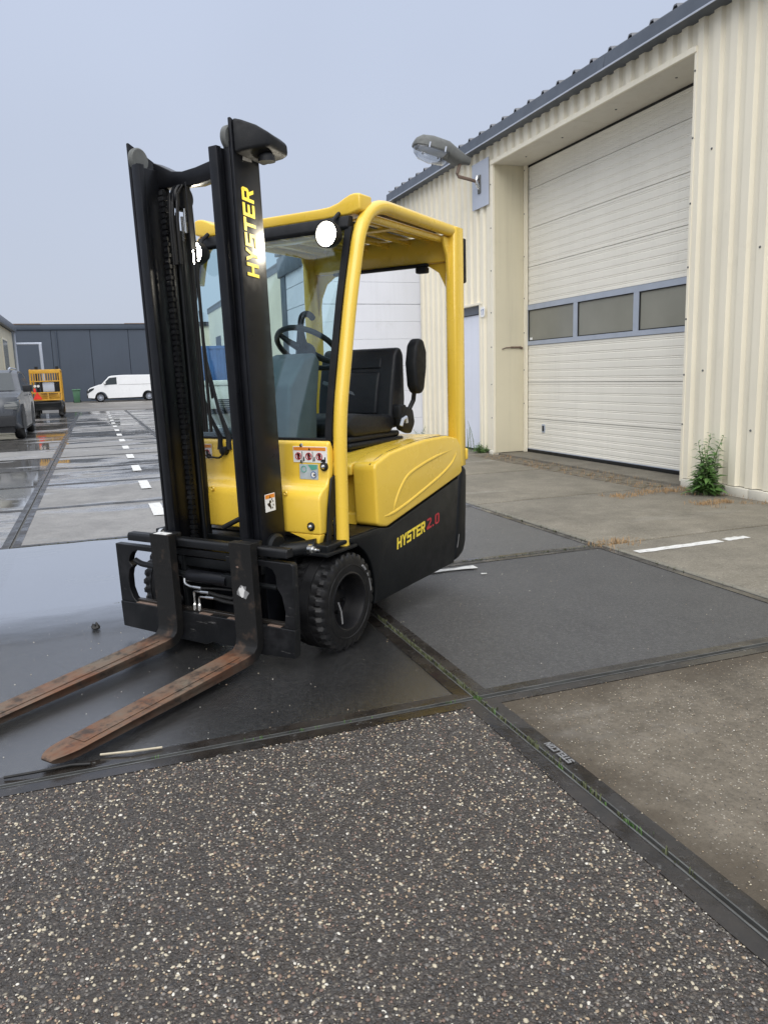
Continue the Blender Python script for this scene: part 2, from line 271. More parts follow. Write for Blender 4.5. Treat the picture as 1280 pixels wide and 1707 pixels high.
# ------------------------------------------------------------------ mesh builder
TILT = R(1.6); PIV = Vector((.12, 0, .25))
class MB:
    def __init__(s): s.v = []; s.f = []; s.mi = []; s.cur = 0
    def q(s, vs, fs):
        o = len(s.v); s.v += [tuple(a) for a in vs]; s.f += [tuple(o+i for i in f) for f in fs]; s.mi += [s.cur]*len(fs); return s
    def box(s, a, b):
        (x0, y0, z0), (x1, y1, z1) = [min(i, j) for i, j in zip(a, b)], [max(i, j) for i, j in zip(a, b)]
        return s.q([(x0, y0, z0), (x1, y0, z0), (x1, y1, z0), (x0, y1, z0), (x0, y0, z1), (x1, y0, z1), (x1, y1, z1), (x0, y1, z1)],
                   [(0, 3, 2, 1), (4, 5, 6, 7), (0, 1, 5, 4), (1, 2, 6, 5), (2, 3, 7, 6), (3, 0, 4, 7)])
    def prism(s, poly, a, b, ax='y'):
        """poly: list of 2-D points; extruded along ax from a to b"""
        n = len(poly)
        def P(p, t): return {'y': (p[0], t, p[1]), 'x': (t, p[0], p[1]), 'z': (p[0], p[1], t)}[ax]
        vs = [P(p, a) for p in poly]+[P(p, b) for p in poly]
        return s.q(vs, [tuple(range(n)), tuple(range(2*n-1, n-1, -1))]+[(i, i+n, (i+1) % n+n, (i+1) % n) for i in range(n)])
    def tube(s, pts, r, n=10, closed=False, cap=True):
        pts = [Vector(p) for p in pts]; k = len(pts); rs = r if isinstance(r, (list, tuple)) else [r]*k
        vs = []; pn = None
        for i, p in enumerate(pts):
            a = pts[(i-1) % k] if closed or i > 0 else p; b = pts[(i+1) % k] if closed or i < k-1 else p
            t = (b-a).normalized()
            if pn is None: pn = t.orthogonal().normalized()
            pn = (pn-t*pn.dot(t)).normalized(); bn = t.cross(pn)
            vs += [p+pn*rs[i]*math.cos(2*math.pi*j/n)+bn*rs[i]*math.sin(2*math.pi*j/n) for j in range(n)]
        fs = [(i*n+j, i*n+(j+1) % n, ((i+1) % k)*n+(j+1) % n, ((i+1) % k)*n+j) for i in range(k if closed else k-1) for j in range(n)]
        if cap and not closed: fs += [tuple(range(n-1, -1, -1)), tuple(range((k-1)*n, k*n))]
        return s.q(vs, fs)
    def lathe(s, prof, c, ax='y', n=32, close=True):
        """prof: (radius, offset along ax); c: centre"""
        vs = []
        for j in range(n):
            t = 2*math.pi*j/n; co, si = math.cos(t), math.sin(t)
            for r, o in prof:
                vs.append({'y': (c[0]+r*co, c[1]+o, c[2]+r*si), 'x': (c[0]+o, c[1]+r*co, c[2]+r*si), 'z': (c[0]+r*co, c[1]+r*si, c[2]+o)}[ax])
        k = len(prof)
        fs = [(j*k+i, j*k+i+1, ((j+1) % n)*k+i+1, ((j+1) % n)*k+i) for j in range(n) for i in range(k-1)]
        return s.q(vs, fs)
    def sheet(s, poly3): return s.q(poly3, [tuple(range(len(poly3)))])
    def mesh(s, name, mats, bevel=0, seg=2, ang=35, off=None):
        me = bpy.data.meshes.new(name); vs = s.v if off is None else [tuple(Vector(a)-off) for a in s.v]
        me.from_pydata(vs, [], s.f)
        for mm in (mats if isinstance(mats, list) else [mats]): me.materials.append(mm)
        me.polygons.foreach_set('material_index', s.mi)
        bm = bmesh.new(); bm.from_mesh(me)
        bmesh.ops.recalc_face_normals(bm, faces=bm.faces)
        if bevel:
            es = [e_ for e_ in bm.edges if len(e_.link_faces) == 2 and e_.calc_face_angle(0) > R(28)]
            bmesh.ops.bevel(bm, geom=es, offset=bevel, segments=seg, affect='EDGES', profile=.5, clamp_overlap=True)
        bm.to_mesh(me); bm.free()
        me.polygons.foreach_set('use_smooth', [True]*len(me.polygons)); me.set_sharp_from_angle(angle=R(ang)); return me
    def build(s, name, mats, parent=None, bevel=0, seg=2, ang=35, mast=False, label=None):
        me = s.mesh(name, mats, bevel, seg, ang, PIV if mast else None)
        o = bpy.data.objects.new(name, me); COL.objects.link(o)
        if mast: o.location = PIV; o.rotation_euler = (0, TILT, 0)
        if parent is not None:
            o.parent = parent
            if parent.get('tilted'): o.location = (0, 0, 0); o.rotation_euler = (0, 0, 0)
        if mast: o['tilted'] = 1
        if label: o['label'] = label
        return o
def obj(name, me, parent=None, loc=(0, 0, 0), rot=(0, 0, 0)):
    o = bpy.data.objects.new(name, me); COL.objects.link(o); o.parent = parent; o.location = loc; o.rotation_euler = rot; return o
def thing(name, label, cat, loc=(0, 0, 0), rz=0, group=None):
    o = bpy.data.objects.new(name, None); COL.objects.link(o); o.location = loc; o.rotation_euler = (0, 0, rz)
    o.empty_display_size = .1; return tag(o, label, cat, group)
def tag(o, label=None, cat=None, group=None, kind=None):
    for k, v in (('label', label), ('category', cat), ('group', group), ('kind', kind)):
        if v: o[k] = v
    return o
def fillet(pts, r, n=6):
    """round the inner corners of a 3-D polyline"""
    pts = [Vector(p) for p in pts]; out = [pts[0]]
    for i in range(1, len(pts)-1):
        a, b, c = pts[i-1], pts[i], pts[i+1]; rr = r[i-1] if isinstance(r, (list, tuple)) else r
        p0 = b+(a-b).normalized()*rr; p1 = b+(c-b).normalized()*rr
        out += [p0*(1-t)**2+b*2*t*(1-t)+p1*t*t for t in [k/n for k in range(n+1)]]
    return out+[pts[-1]]
# block lettering: strokes as polygons on a 0..1 box
def rc(a, b, c, d): return [(a, b), (c, b), (c, d), (a, d)]
GL = {'H': [rc(0, 0, .24, 1), rc(.72, 0, .96, 1), rc(.24, .41, .72, .60)],
      'Y': [[(0, 1), (.25, 1), (.48, .56), (.71, 1), (.96, 1), (.60, .44), (.36, .44)], rc(.36, 0, .60, .44)],
      'S': [rc(0, .80, .95, 1), rc(0, .42, .24, .80), rc(.24, .42, .95, .60), rc(.71, .18, .95, .42), rc(0, 0, .95, .18)],
      'T': [rc(0, .79, .98, 1), rc(.37, 0, .61, .79)],
      'E': [rc(0, 0, .24, 1), rc(.24, .80, .92, 1), rc(.24, .41, .86, .59), rc(.24, 0, .92, .19)],
      'R': [rc(0, 0, .24, 1), rc(.24, .80, .82, 1), [(.82, 1), (.95, .88), (.95, .52), (.82, .40), (.70, .40), (.70, .80)], rc(.24, .40, .70, .58), [(.44, .40), (.70, .40), (.96, 0), (.70, 0)]],
      '2': [rc(.05, .82, .75, 1), [(.75, 1), (.93, .86), (.93, .62), (.69, .62), (.69, .82)], [(.93, .62), (.69, .62), (0, .18), (.30, .18)], rc(0, 0, .95, .18)],
      '.': [rc(.0, 0, .24, .18)],
      '0': [rc(0, .15, .23, .85), rc(.70, .15, .93, .85), [(0, .85), (.93, .85), (.75, 1), (.18, 1)], [(0, .15), (.18, 0), (.75, 0), (.93, .15)]],
      'L': [rc(0, 0, .24, 1), rc(.24, 0, .9, .19)], 'C': [rc(0, 0, .24, 1), rc(.24, .8, .92, 1), rc(.24, 0, .92, .2)],
      'O': [rc(0, 0, .24, 1), rc(.70, 0, .94, 1), rc(.24, .8, .70, 1), rc(.24, 0, .70, .2)],
      'N': [rc(0, 0, .22, 1), rc(.72, 0, .94, 1), [(.22, 1), (.22, .62), (.72, 0), (.72, .38)]],
      '1': [rc(.36, 0, .62, 1), [(.36, 1), (.36, .78), (.12, .66), (.12, .82)]], '7': [rc(0, .8, .92, 1), [(.92, .8), (.62, .8), (.22, 0), (.50, 0)]]}
def lettering(mb, txt, org, ex, ey, en, width, height, gap=.12, shear=.0, th=.0012):
    """org corner, ex along text, ey up, en outward normal; width = whole text length"""
    org, ex, ey, en = Vector(org), Vector(ex).normalized(), Vector(ey), Vector(en).normalized(); ey = ey.normalized()
    ws = [(.36 if c == '.' else 1.0) for c in txt]; tot = sum(ws)+gap*(len(txt)-1); k = width/tot; x = 0
    for c, w_ in zip(txt, ws):
        for pl in GL[c]:
            pts = [org+ex*(k*(x+p[0]*(1 if c != '.' else 1)) + shear*height*p[1])+ey*(height*p[1]) for p in pl]; n = len(pts)
            mb.q([p+en*th for p in pts]+[p-en*th for p in pts], [tuple(range(n)), tuple(range(2*n-1, n-1, -1))]+[(i, (i+1) % n, (i+1) % n+n, i+n) for i in range(n)])
        x += w_+gap
    return mb


# ------------------------------------------------------------------ ground
import numpy as np
g = MB(); g.q([(-400, -300, -.014), (400, -300, -.014), (400, 700, -.014), (-400, 700, -.014)], [(0, 1, 2, 3)])
ground = tag(g.build('ground', M['dirt']), 'wide wet yard ground of square concrete slabs', None, kind='structure')
def slab_meshes(kind, steel, hx=.991, hy=.991):
    b = MB(); i = .058 if steel else 0
    b.box((-hx+i, -hy+i, -.10), (hx-i, hy-i, -.003 if steel else 0)); me = b.mesh('concrete_slab', M['slab_'+kind], bevel=0 if steel else .008)
    fr = None
    if steel:
        f = MB(); w_ = .058
        f.box((-hx, -hy, -.09), (hx, -hy+w_, 0)).box((-hx, hy-w_, -.09), (hx, hy, 0)).box((-hx, -hy+w_+.0005, -.09), (-hx+w_, hy-w_-.0005, 0)).box((hx-w_, -hy+w_+.0005, -.09), (hx, hy-w_-.0005, 0))
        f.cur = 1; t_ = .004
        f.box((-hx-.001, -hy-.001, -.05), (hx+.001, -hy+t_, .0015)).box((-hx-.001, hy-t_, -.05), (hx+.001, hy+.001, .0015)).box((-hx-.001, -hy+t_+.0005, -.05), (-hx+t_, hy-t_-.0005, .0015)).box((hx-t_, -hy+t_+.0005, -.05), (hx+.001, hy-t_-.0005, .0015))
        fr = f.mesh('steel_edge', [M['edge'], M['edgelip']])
    return me, fr
SM = {k: slab_meshes(*k) for k in (('coarse', True), ('dark', True), ('tan', True), ('grey', True), ('grey', False), ('light', False))}
SPEC = {(-2, -2): ('coarse', .15, 1.0), (0, -2): ('tan', .08, 1.0), (-2, 0): ('dark', .16, .5), (0, 0): ('dark', .14, .82), (0, 2): ('dark', .22, 1.0), (-2, 2): ('dark', .55, .8)}  # slab under the forks: tone lowered to paint in the truck's contact shade
rw = [.28, .36, .50, .40, .24, .46, .36, .50, .30, .48, .42, .50, .40, .5, .45, .5]
rs = random.Random(3)
for X in range(-8, 2, 2):
    for Y in range(-4, 36, 2):
        if X < -2 and Y < 2: continue
        if X == 0 and Y >= 14: pass
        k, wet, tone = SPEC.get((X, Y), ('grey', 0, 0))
        if k == 'grey':
            i = (Y-4)//2; wet = rw[i % len(rw)]+(.13 if X < -2 else 0)+rs.uniform(-.06, .06); tone = rs.uniform(.95, 1.25)
            if Y < 0: k, wet, tone = ('coarse', .15, 1.) if X < 0 else ('tan', .2, 1.)
        me, fr = SM[(k, True)]
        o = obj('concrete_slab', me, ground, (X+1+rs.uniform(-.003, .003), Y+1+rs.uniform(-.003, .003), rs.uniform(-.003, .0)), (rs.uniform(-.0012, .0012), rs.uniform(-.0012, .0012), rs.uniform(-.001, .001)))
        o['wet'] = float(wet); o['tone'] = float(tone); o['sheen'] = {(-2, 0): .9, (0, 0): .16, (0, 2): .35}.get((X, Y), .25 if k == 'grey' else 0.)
        if (X, Y) in SPEC:
            o['label'] = {'coarse': 'coarse pebble-faced slab with a dark steel edge', 'tan': 'tan fine-grained slab with wet edges', 'dark': 'dark damp smooth slab'}[k]
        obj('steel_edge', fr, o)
# light slabs beside the hall, no steel edges
for Y in range(-4, 12, 2):
    w_ = 1.93 if 3 < Y+1 < 8.2 else 2.36
    b = MB(); b.box((-w_/2+.006, -.984, -.1), (w_/2-.006, .984, 0)); me = b.mesh('concrete_slab', M['slab_light'], bevel=.014)
    o = obj('concrete_slab', me, ground, (2.035+w_/2, Y+1, rs.uniform(.001, .004)), (0, rs.uniform(-.001, .001), 0)); o['wet'] = .10 if Y < 6 else .2; o['tone'] = rs.uniform(.9, 1.04)
    b = MB(); b.box((0, -.992, -.08), (.045, .992, .003)); k_ = b.build('kerb_strip', M['concretejoint'], ground, bevel=.004, seg=1); k_.location = (1.993, Y+1, 0)
# row of small paving bricks in front of the roller door
bm_ = MB(); bm_.box((-.044, -.093, -.06), (.044, .093, 0)); brick = bm_.mesh('paving_brick', M['concretejoint'], bevel=.008, seg=2)
bb = paint('paving_brick_face', (.135, .115, .085), .85, .25, .5, scale=9, bump=.5, dcol=(.07, .075, .035)); brick.materials[0] = bb
for r_ in range(4):
    for k_ in range(23):
        obj('paving_brick', brick, ground, (4.02+r_*.103, 3.35+k_*.206+(r_ % 2)*.1, rs.uniform(-.010, .004)), (rs.uniform(-.05, .05), rs.uniform(-.03, .03), rs.uniform(-.03, .03)))
b = MB(); b.box((4.43, 3.9, -.08), (4.98, 8.02, .012)); sill_ = b.build('door_threshold', M['slab_light'], ground, bevel=.01); sill_['wet'] = .1; sill_['tone'] = .8
# apron beyond the slabs
b = MB(); b.box((-60, 36.02, -.08), (60, 90, .006)); tag(b.build('apron', M['apron']), 'brown asphalt apron in front of the far hall', None, kind='structure')
b = MB(); b.box((-60, -40, -.08), (-8.02, 36, -.006)); tag(b.build('apron', M['apron']), 'asphalt strip beside the left hall', None, kind='structure')
# standing water over the slab and its near joint
def puddle(pts, seed, label):
    r_ = random.Random(seed); out = []; n = len(pts)
    for i in range(n):
        a, c = pts[i], pts[(i+1) % n]
        for k in range(8):
            t = k/8; out.append((a[0]+(c[0]-a[0])*t+r_.uniform(-.012, .012), a[1]+(c[1]-a[1])*t+r_.uniform(-.012, .012), .0045))
    b = MB(); b.sheet(out); return tag(b.build('puddle', M['water']), label, None, kind='structure')
puddle([(-2.7, 1.25), (-1.9, 1.27), (-1.45, 1.30), (-1.1, 1.35), (-.78, 1.5), (-.62, 2.4), (-.56, 3.2), (-.70, 3.93), (-1.4, 3.955), (-2.7, 3.95)], 1, 'still puddle mirroring the sky beside the forklift')
# painted marks
def ragged(x0, y0, x1, y1, seed, n=9, j=.006):
    r_ = random.Random(seed); L = math.hypot(x1-x0, y1-y0); dx, dy = (x1-x0)/L, (y1-y0)/L
    return dx, dy, L, r_
def mark(name, x0, y0, x1, y1, wd, seed, j=.008, z=.005):
    dx, dy, L, r_ = ragged(x0, y0, x1, y1, seed); n = 12; a = []; c = []
    for i in range(n+1):
        t = L*i/n; e0 = r_.uniform(-j, j); e1 = r_.uniform(-j, j)
        a.append((x0+dx*t-dy*(wd/2+e0), y0+dy*t+dx*(wd/2+e0), z)); c.append((x0+dx*t+dy*(wd/2+e1), y0+dy*t-dx*(wd/2+e1), z))
    b = MB(); b.sheet(a+c[::-1]); return b.build(name, M['line'], ground)
for k_ in range(15):
    yc = 5.35+2.02*k_; mark('painted_dash', -.80, yc-.40, -.80, yc+.40, .115, k_, .003)
mark('painted_line', 2.07, 1.70, 2.80, 1.715, .075, 50, .006); mark('painted_line', 2.85, 1.725, 3.06, 1.735, .07, 51, .009)
mark('painted_line', .45, 1.84, .92, 1.83, .06, 52, .009); mark('painted_line', .87, 1.655, .905, 1.645, .02, 53, .004)
# embossed maker's word on the steel edge, read from the tan slab's side
b = lettering(MB(), 'STELCON', (.055, -.575, .0006), (0, 1, 0), (-1, 0, 0), (0, 0, 1), .145, .026, .18, 0, .0012)
b.build('embossed_word', M['lightgreyprint'], ground)

# pebbles standing proud of the coarse slab
rg = np.random.default_rng(5)
def pebbles(n, x0, x1, y0, y1, smin, smax, w, seedz=0.):
    ang = np.linspace(0, 2*np.pi, 6, endpoint=False); ring = np.stack([np.cos(ang), np.sin(ang), np.zeros(6)], 1)
    tmpl = np.concatenate([ring*[1, 1, 0]+[0, 0, -.35], ring*[.82, .82, 0]+[0, 0, .35], [[0, 0, .62]]])
    fa = [(i, (i+1) % 6, 6+(i+1) % 6, 6+i) for i in range(6)]+[(6+i, 6+(i+1) % 6, 12) for i in range(6)]
    px = rg.uniform(x0, x1, n); py = rg.uniform(y0, y1, n); s_ = smin+(smax-smin)*rg.beta(1.3, 3.6, n); asp = rg.uniform(.5, .95, n); th = rg.uniform(0, 2*np.pi, n)
    jit = 1+rg.uniform(-.22, .22, (n, 13, 1))
    v = tmpl[None]*jit*np.stack([s_, s_*asp, s_*.55], 1)[:, None]
    c, s2 = np.cos(th)[:, None], np.sin(th)[:, None]
    X = v[..., 0]*c-v[..., 1]*s2+px[:, None]; Y = v[..., 0]*s2+v[..., 1]*c+py[:, None]; Z = v[..., 2]+(seedz-.25)*s_[:, None]*.55-.003
    V = np.stack([X, Y, Z], -1).reshape(-1, 3); mi = rg.choice(len(w), n, p=np.array(w)/sum(w))
    F = [tuple(13*i+q for q in f) for i in range(n) for f in fa]
    return V, F, np.repeat(mi, len(fa))
def stuffmesh(name, V, F, mi, mats, parent, label):
    me = bpy.data.meshes.new(name); me.from_pydata(V.tolist(), [], F)
    for q in mats: me.materials.append(q)
    me.polygons.foreach_set('material_index', mi.astype(np.int32)); me.polygons.foreach_set('use_smooth', [True]*len(F)); me.update()
    o = obj(name, me, parent); o['kind'] = 'stuff'; o['label'] = label; return o
V, F, mi = pebbles(24000, -1.93, -.062, -1.75, -.062, .0022, .0072, [.135, .035, .09, .24, .13, .37])
stuffmesh('exposed_pebbles', V, F, mi, M['peb'], ground, 'pale and dark pebbles exposed in the coarse slab')
V, F, mi = pebbles(4200, .062, 1.9, -1.6, -.062, .0012, .0040, [.22, .05, .3, .25, .05, .25])
stuffmesh('exposed_grit', V, F, mi, M['peb'], ground, 'fine pale grit in the tan slab')
V, F, mi = pebbles(620, -1.9, 1.9, .07, 3.93, .0014, .0048, [.4, .45, .2, .1, .05, .05])
stuffmesh('scattered_grit', V, F, mi, M['peb'], ground, 'sparse pale grit on the dark slabs')
# moss and grass in the joints
def tufts(spots, name, mats, label, h=(.01, .03), n=(8, 20), spread=.02, wid=.0025, parent=ground):
    V = []; F = []; r_ = random.Random(11)
    for (x, y, k) in spots:
        for _ in range(int(r_.randint(*n)*k)):
            a = r_.uniform(0, 6.28); d = abs(r_.gauss(0, spread)); bx, by = x+d*math.cos(a), y+d*math.sin(a); hh = r_.uniform(*h); la = r_.uniform(0, 6.28); ln = r_.uniform(.2, 1.)*hh
            ca, sa = math.cos(la), math.sin(la); o = len(V)
            V += [(bx-sa*wid, by+ca*wid, -.02), (bx+sa*wid, by-ca*wid, -.02), (bx+ca*ln*.5+sa*wid*.7, by+sa*ln*.5-ca*wid*.7, hh*.65), (bx+ca*ln*.5-sa*wid*.7, by+sa*ln*.5+ca*wid*.7, hh*.65), (bx+ca*ln, by+sa*ln, hh)]
            F += [(o, o+1, o+2, o+3), (o+3, o+2, o+4)]
    return stuffmesh(name, np.array(V), F, np.zeros(len(F)), mats, parent, label)
r_ = random.Random(2); sp_ = []
for _ in range(30): sp_.append((r_.uniform(-1.3, 0), r_.uniform(-.004, .004), r_.uniform(.1, .6)))
for _ in range(14): sp_.append((r_.uniform(-.003, .003), r_.uniform(-1., 0), r_.uniform(.2, .8)))
for _ in range(5): sp_.append((.0+r_.uniform(-.01, .01), r_.uniform(-.02, .03), 2))
for _ in range(3): sp_.append((-.004, -.93+r_.uniform(-.02, .02), 1.5)); sp_.append((-.004, -.58+r_.uniform(-.015, .015), 1.0))
tufts(sp_, 'joint_grass', [M['leaf']], 'small green grass sprouting in slab joints', (.002, .008), (3, 8), .007, .0014)
sp_ = []
for _ in range(60): sp_.append((r_.uniform(.3, 2.05), 2+r_.uniform(-.006, .006), .5))
for _ in range(60): sp_.append((2.0+r_.uniform(-.012, .01), r_.uniform(.3, 4), .5))
for _ in range(60): sp_.append((r_.uniform(-1.9, -.2), 4+r_.uniform(-.006, .006), .4))
for _ in range(22): sp_.append((r_.uniform(-1.3, -.7), 2+r_.uniform(-.006, .006), .5))
for _ in range(120): sp_.append((r_.uniform(-.006, .006), r_.uniform(0, 1.15), .5))
for _ in range(50): sp_.append((r_.uniform(-.006, .006), r_.uniform(-1.2, 0), .35))
tufts(sp_, 'joint_moss', [M['moss']], 'dark moss along slab joints', (.003, .009), (6, 14), .008, .003)
sp_ = [(r_.uniform(1.93, 2.35), 1.98+r_.gauss(0, .05), .8) for _ in range(30)]+[(r_.uniform(3.3, 4.2), 3.72+r_.gauss(0, .07), 1.) for _ in range(60)]+[(r_.uniform(3.7, 4.1), 2.95+r_.gauss(0, .06), 1.1) for _ in range(34)]+[(r_.uniform(4.15, 4.38), r_.uniform(2.2, 4), .7) for _ in range(40)]
sp_ += [(3.99+r_.randint(0, 4)*.103+r_.gauss(0, .01), r_.uniform(3.4, 7.9), .35) for _ in range(170)]
tufts(sp_, 'dry_grass', [M['dry'], M['moss']], 'dry straw-coloured grass lying along the hall base', (.004, .04), (8, 22), .035, .0018)
# twig and a few scraps
b = MB(); b.tube([(-1.66, .045, .006), (-1.56, .03, .012), (-1.46, .045, .007), (-1.40, .03, .006)], .005, 6); tag(b.build('twig', M['hose']), 'thin dark twig lying on the steel slab edge', 'twig')
b = MB(); b.tube([(-1.37, .085, .006), (-1.27, .06, .009), (-1.17, .055, .006)], .004, 6); tag(b.build('straw', M['peb'][0]), 'pale straw beside the twig under the fork', 'straw')
b = MB(); b.lathe([(.0, -.01), (.018, -.008), (.022, .004), (.012, .016), (0, .018)], (-1.384, 1.56, .008), 'z', 7); b.v = [(x+.006*math.sin(90*y), y, z*(1+.5*math.sin(300*x))) for x, y, z in b.v]; tag(b.build('debris_lump', M['hose']), 'small black lump of debris on the wet slab', 'debris')

# ------------------------------------------------------------------ the big beige hall on the right
WX = 4.388
hall = thing('warehouse', 'beige corrugated warehouse with a large cream sectional door', 'building', (0, 0, 0))
def clad(y0, y1, z0, z1, X=WX, pitch=.2125, d=.036, parent=hall, mat='beige', out=-1, name='wall_cladding', phase=0.):
    prof = [(0, d), (.088, d), (.108, 0), (.192, 0)]; pts = []
    k0 = math.floor((y0-phase)/pitch)-1; k1 = math.ceil((y1-phase)/pitch)+1
    raw = []
    for k in range(k0, k1+1):
        for t, o in prof: raw.append((phase+k*pitch+t, o))
    def at(y):
        for (a, b), (c, e_) in zip(raw, raw[1:]):
            if a <= y <= c: return b+(e_-b)*(y-a)/(c-a)
    pts = [(y0, at(y0))]+[p for p in raw if y0 < p[0] < y1]+[(y1, at(y1))]
    b = MB(); n = len(pts)
    vs = [(X+out*o, y, z0) for y, o in pts]+[(X+out*o, y, z1) for y, o in pts]+[(X-out*.03, y, z0) for y, o in pts]+[(X-out*.03, y, z1) for y, o in pts]
    fs = [(i, i+1, n+i+1, n+i) for i in range(n-1)]+[(2*n+i, 3*n+i, 3*n+i+1, 2*n+i+1) for i in range(n-1)]+[(i, 2*n+i, 2*n+i+1, i+1) for i in range(n-1)]+[(n+i, n+i+1, 3*n+i+1, 3*n+i) for i in range(n-1)]+[(0, n, 3*n, 2*n), (n-1, 3*n-1, 4*n-1, 2*n-1)]
    b.q(vs, fs); return b.build(name, M[mat], parent, ang=20)
OY0, OY1, OZ = 3.93, 7.97, 4.165
TOPZ = 4.50
clad(-1.6, OY0-.03, .095, TOPZ); clad(OY0, OY1, OZ+.03, TOPZ); clad(OY1+.05, 8.40, .06, TOPZ); clad(8.40, 9.36, 2.26, TOPZ); clad(9.36, 11.9, .06, TOPZ)
# end wall beyond the last rib
b = MB(); b.prism([(WX+.02, 0), (16, 0), (16, 6.3), (WX+.02, TOPZ)], 11.86, 11.9, 'y'); b.build('end_wall', M['beige'], hall)
b = MB(); b.box((WX-.05, 11.84, .02), (WX+.02, 11.93, TOPZ)); b.build('corner_flashing', M['beigeflat'], hall, .004, 1)
# right jamb trim, left jamb return, soffit
b = MB(); b.box((WX-.044, OY0-.035, .06), (WX+.55, OY0, OZ+.03)); b.build('jamb', M['beige'], hall, .003, 1)
b = MB(); b.box((WX-.004, OY1, .02), (4.90, OY1+.03, OZ+.02)); b.build('jamb', M['beigeflat'], hall, .003, 1)
b = MB(); b.box((WX-.046, OY1-.004, .02), (WX-.006, OY1+.075, OZ+.02)); b.build('jamb_flashing', M['beige'], hall, .004, 1)
b = MB(); b.box((4.85, OY1-.075, .012), (4.888, OY1-.004, OZ)); b.build('door_guide', M['beige'], hall, .003, 1)
for ya, yb in ((OY0, 5.97), (5.974, OY1)):
    b = MB(); b.box((WX-.05, ya, OZ), (4.95, yb, OZ+.022)); b.build('soffit_sheet', M['soffit'], hall, .003, 1)
b = MB(); b.box((WX-.056, OY0-.03, OZ-.004), (WX-.03, OY1+.06, OZ+.055)); b.build('lintel_trim', M['beige'], hall, .004, 1)
# plinth blocks under the right-hand cladding
for k_ in range(12):
    y = OY0-.03-k_*.30
    b = MB(); b.box((WX-.055, y-.295, -.01), (WX+.02, y, .088)); b.build('plinth_block', M['brickpale'], hall, .008)
b = MB(); b.box((WX-.06, OY1+.01, -.02), (WX+.1, OY1+.13, .055)); b.build('plinth_block', M['brickpale'], hall, .012)
b = MB(); b.box((WX+.02, OY1+.13, -.02), (WX+.1, 8.4, .06)); b.build('footing', M['concretejoint'], hall)
b = MB(); b.box((WX+.02, 9.36, -.02), (WX+.1, 11.9, .06)); b.build('footing', M['concretejoint'], hall)
# screws
b = MB(); rr = random.Random(4)
for z in (.55, 1.05, 1.6, 2.1, 2.7, 3.3, 3.9):
    b.lathe([(.0, -.008), (.009, -.006), (.010, 0)], (WX-.046, OY1+.05, z), 'x', 8); b.lathe([(.0, -.008), (.009, -.006), (.010, 0)], (WX-.044, OY0-.018, z+.1), 'x', 8)
    b.lathe([(.0, -.006), (.009, -.004), (.010, 0)], (4.85, OY1-.03, z+.2), 'x', 8)
for z, off in ((1.2, 0), (2.25, 1), (3.2, 0), (4.1, 1), (.62, 1)):
    for k_ in range(-3, 18, 4):
        y = .05+(k_+off)*.2125
        if y < 3.8: b.lathe([(.0, -.009), (.009, -.007), (.012, 0)], (WX-.036, y, z+rr.uniform(-.06, .06)), 'x', 8)
so = b.build('screw_heads', M['lampgrey'], hall); so['kind'] = 'stuff'
for y in (4.5, 5.5, 6.6, 7.5):
    b = MB(); b.lathe([(0, -.008), (.012, -.006), (.014, 0)], (4.62, y, OZ), 'z', 8); b.build('soffit_screw', M['lampgrey'], hall)
# sectional door
DX = 4.90
sd_ = MB(); sd_.box((DX+.045, OY0-.02, .03), (DX+.06, OY1, OZ+.03)); door = sd_.build('sectional_door', M['door'], hall)
def door_panel(z0, z1):
    n = 5; pr = [(DX, z0+.004)]; step = (z1-z0)/n
    for i in range(n):
        zc = z0+step*(i+.5)
        if i > 0 or True:
            for dz, dx in ((-.020, 0), (-.015, .0045), (-.006, .0045), (0, .0005), (.006, .0045), (.015, .0045), (.020, 0)): pr.append((DX+dx, zc+dz))
    pr.append((DX, z1-.004)); pr += [(DX+.04, z1-.004), (DX+.04, z0+.004)]
    b = MB(); n_ = len(pr); vs = [(x, OY0-.01, z) for x, z in pr]+[(x, OY1-.012, z) for x, z in pr]
    b.q(vs, [tuple(range(n_)), tuple(range(2*n_-1, n_-1, -1))]+[(i, (i+1) % n_, (i+1) % n_+n_, i+n_) for i in range(n_)])
    b.build('door_panel', M['door'], door, ang=20)
for z0, z1 in ((.065, .524), (.524, 1.068), (1.068, 1.61), (2.20, 2.742), (2.742, 3.284), (3.284, 3.826), (3.826, 4.36)): door_panel(z0, min(z1, OZ+.03))
b = MB(); b.box((DX-.004, OY0-.01, .058), (DX+.03, OY1-.012, .068)); b.build('bottom_rail', M['alu'], door)
b = MB(); b.box((DX-.006, OY0-.01, .0), (DX+.045, OY1-.005, .057)); b.build('rubber_seal', M['hose'], door, .006)
b = MB(); b.box((DX-.006, OY1-.013, .02), (DX+.03, OY1-.001, OZ)); b.build('side_seal', M['hose'], door)
b = MB(); b.box((DX-.004, OY0, OZ-.03), (DX+.03, OY1, OZ-.001)); b.build('top_seal', M['hose'], door)
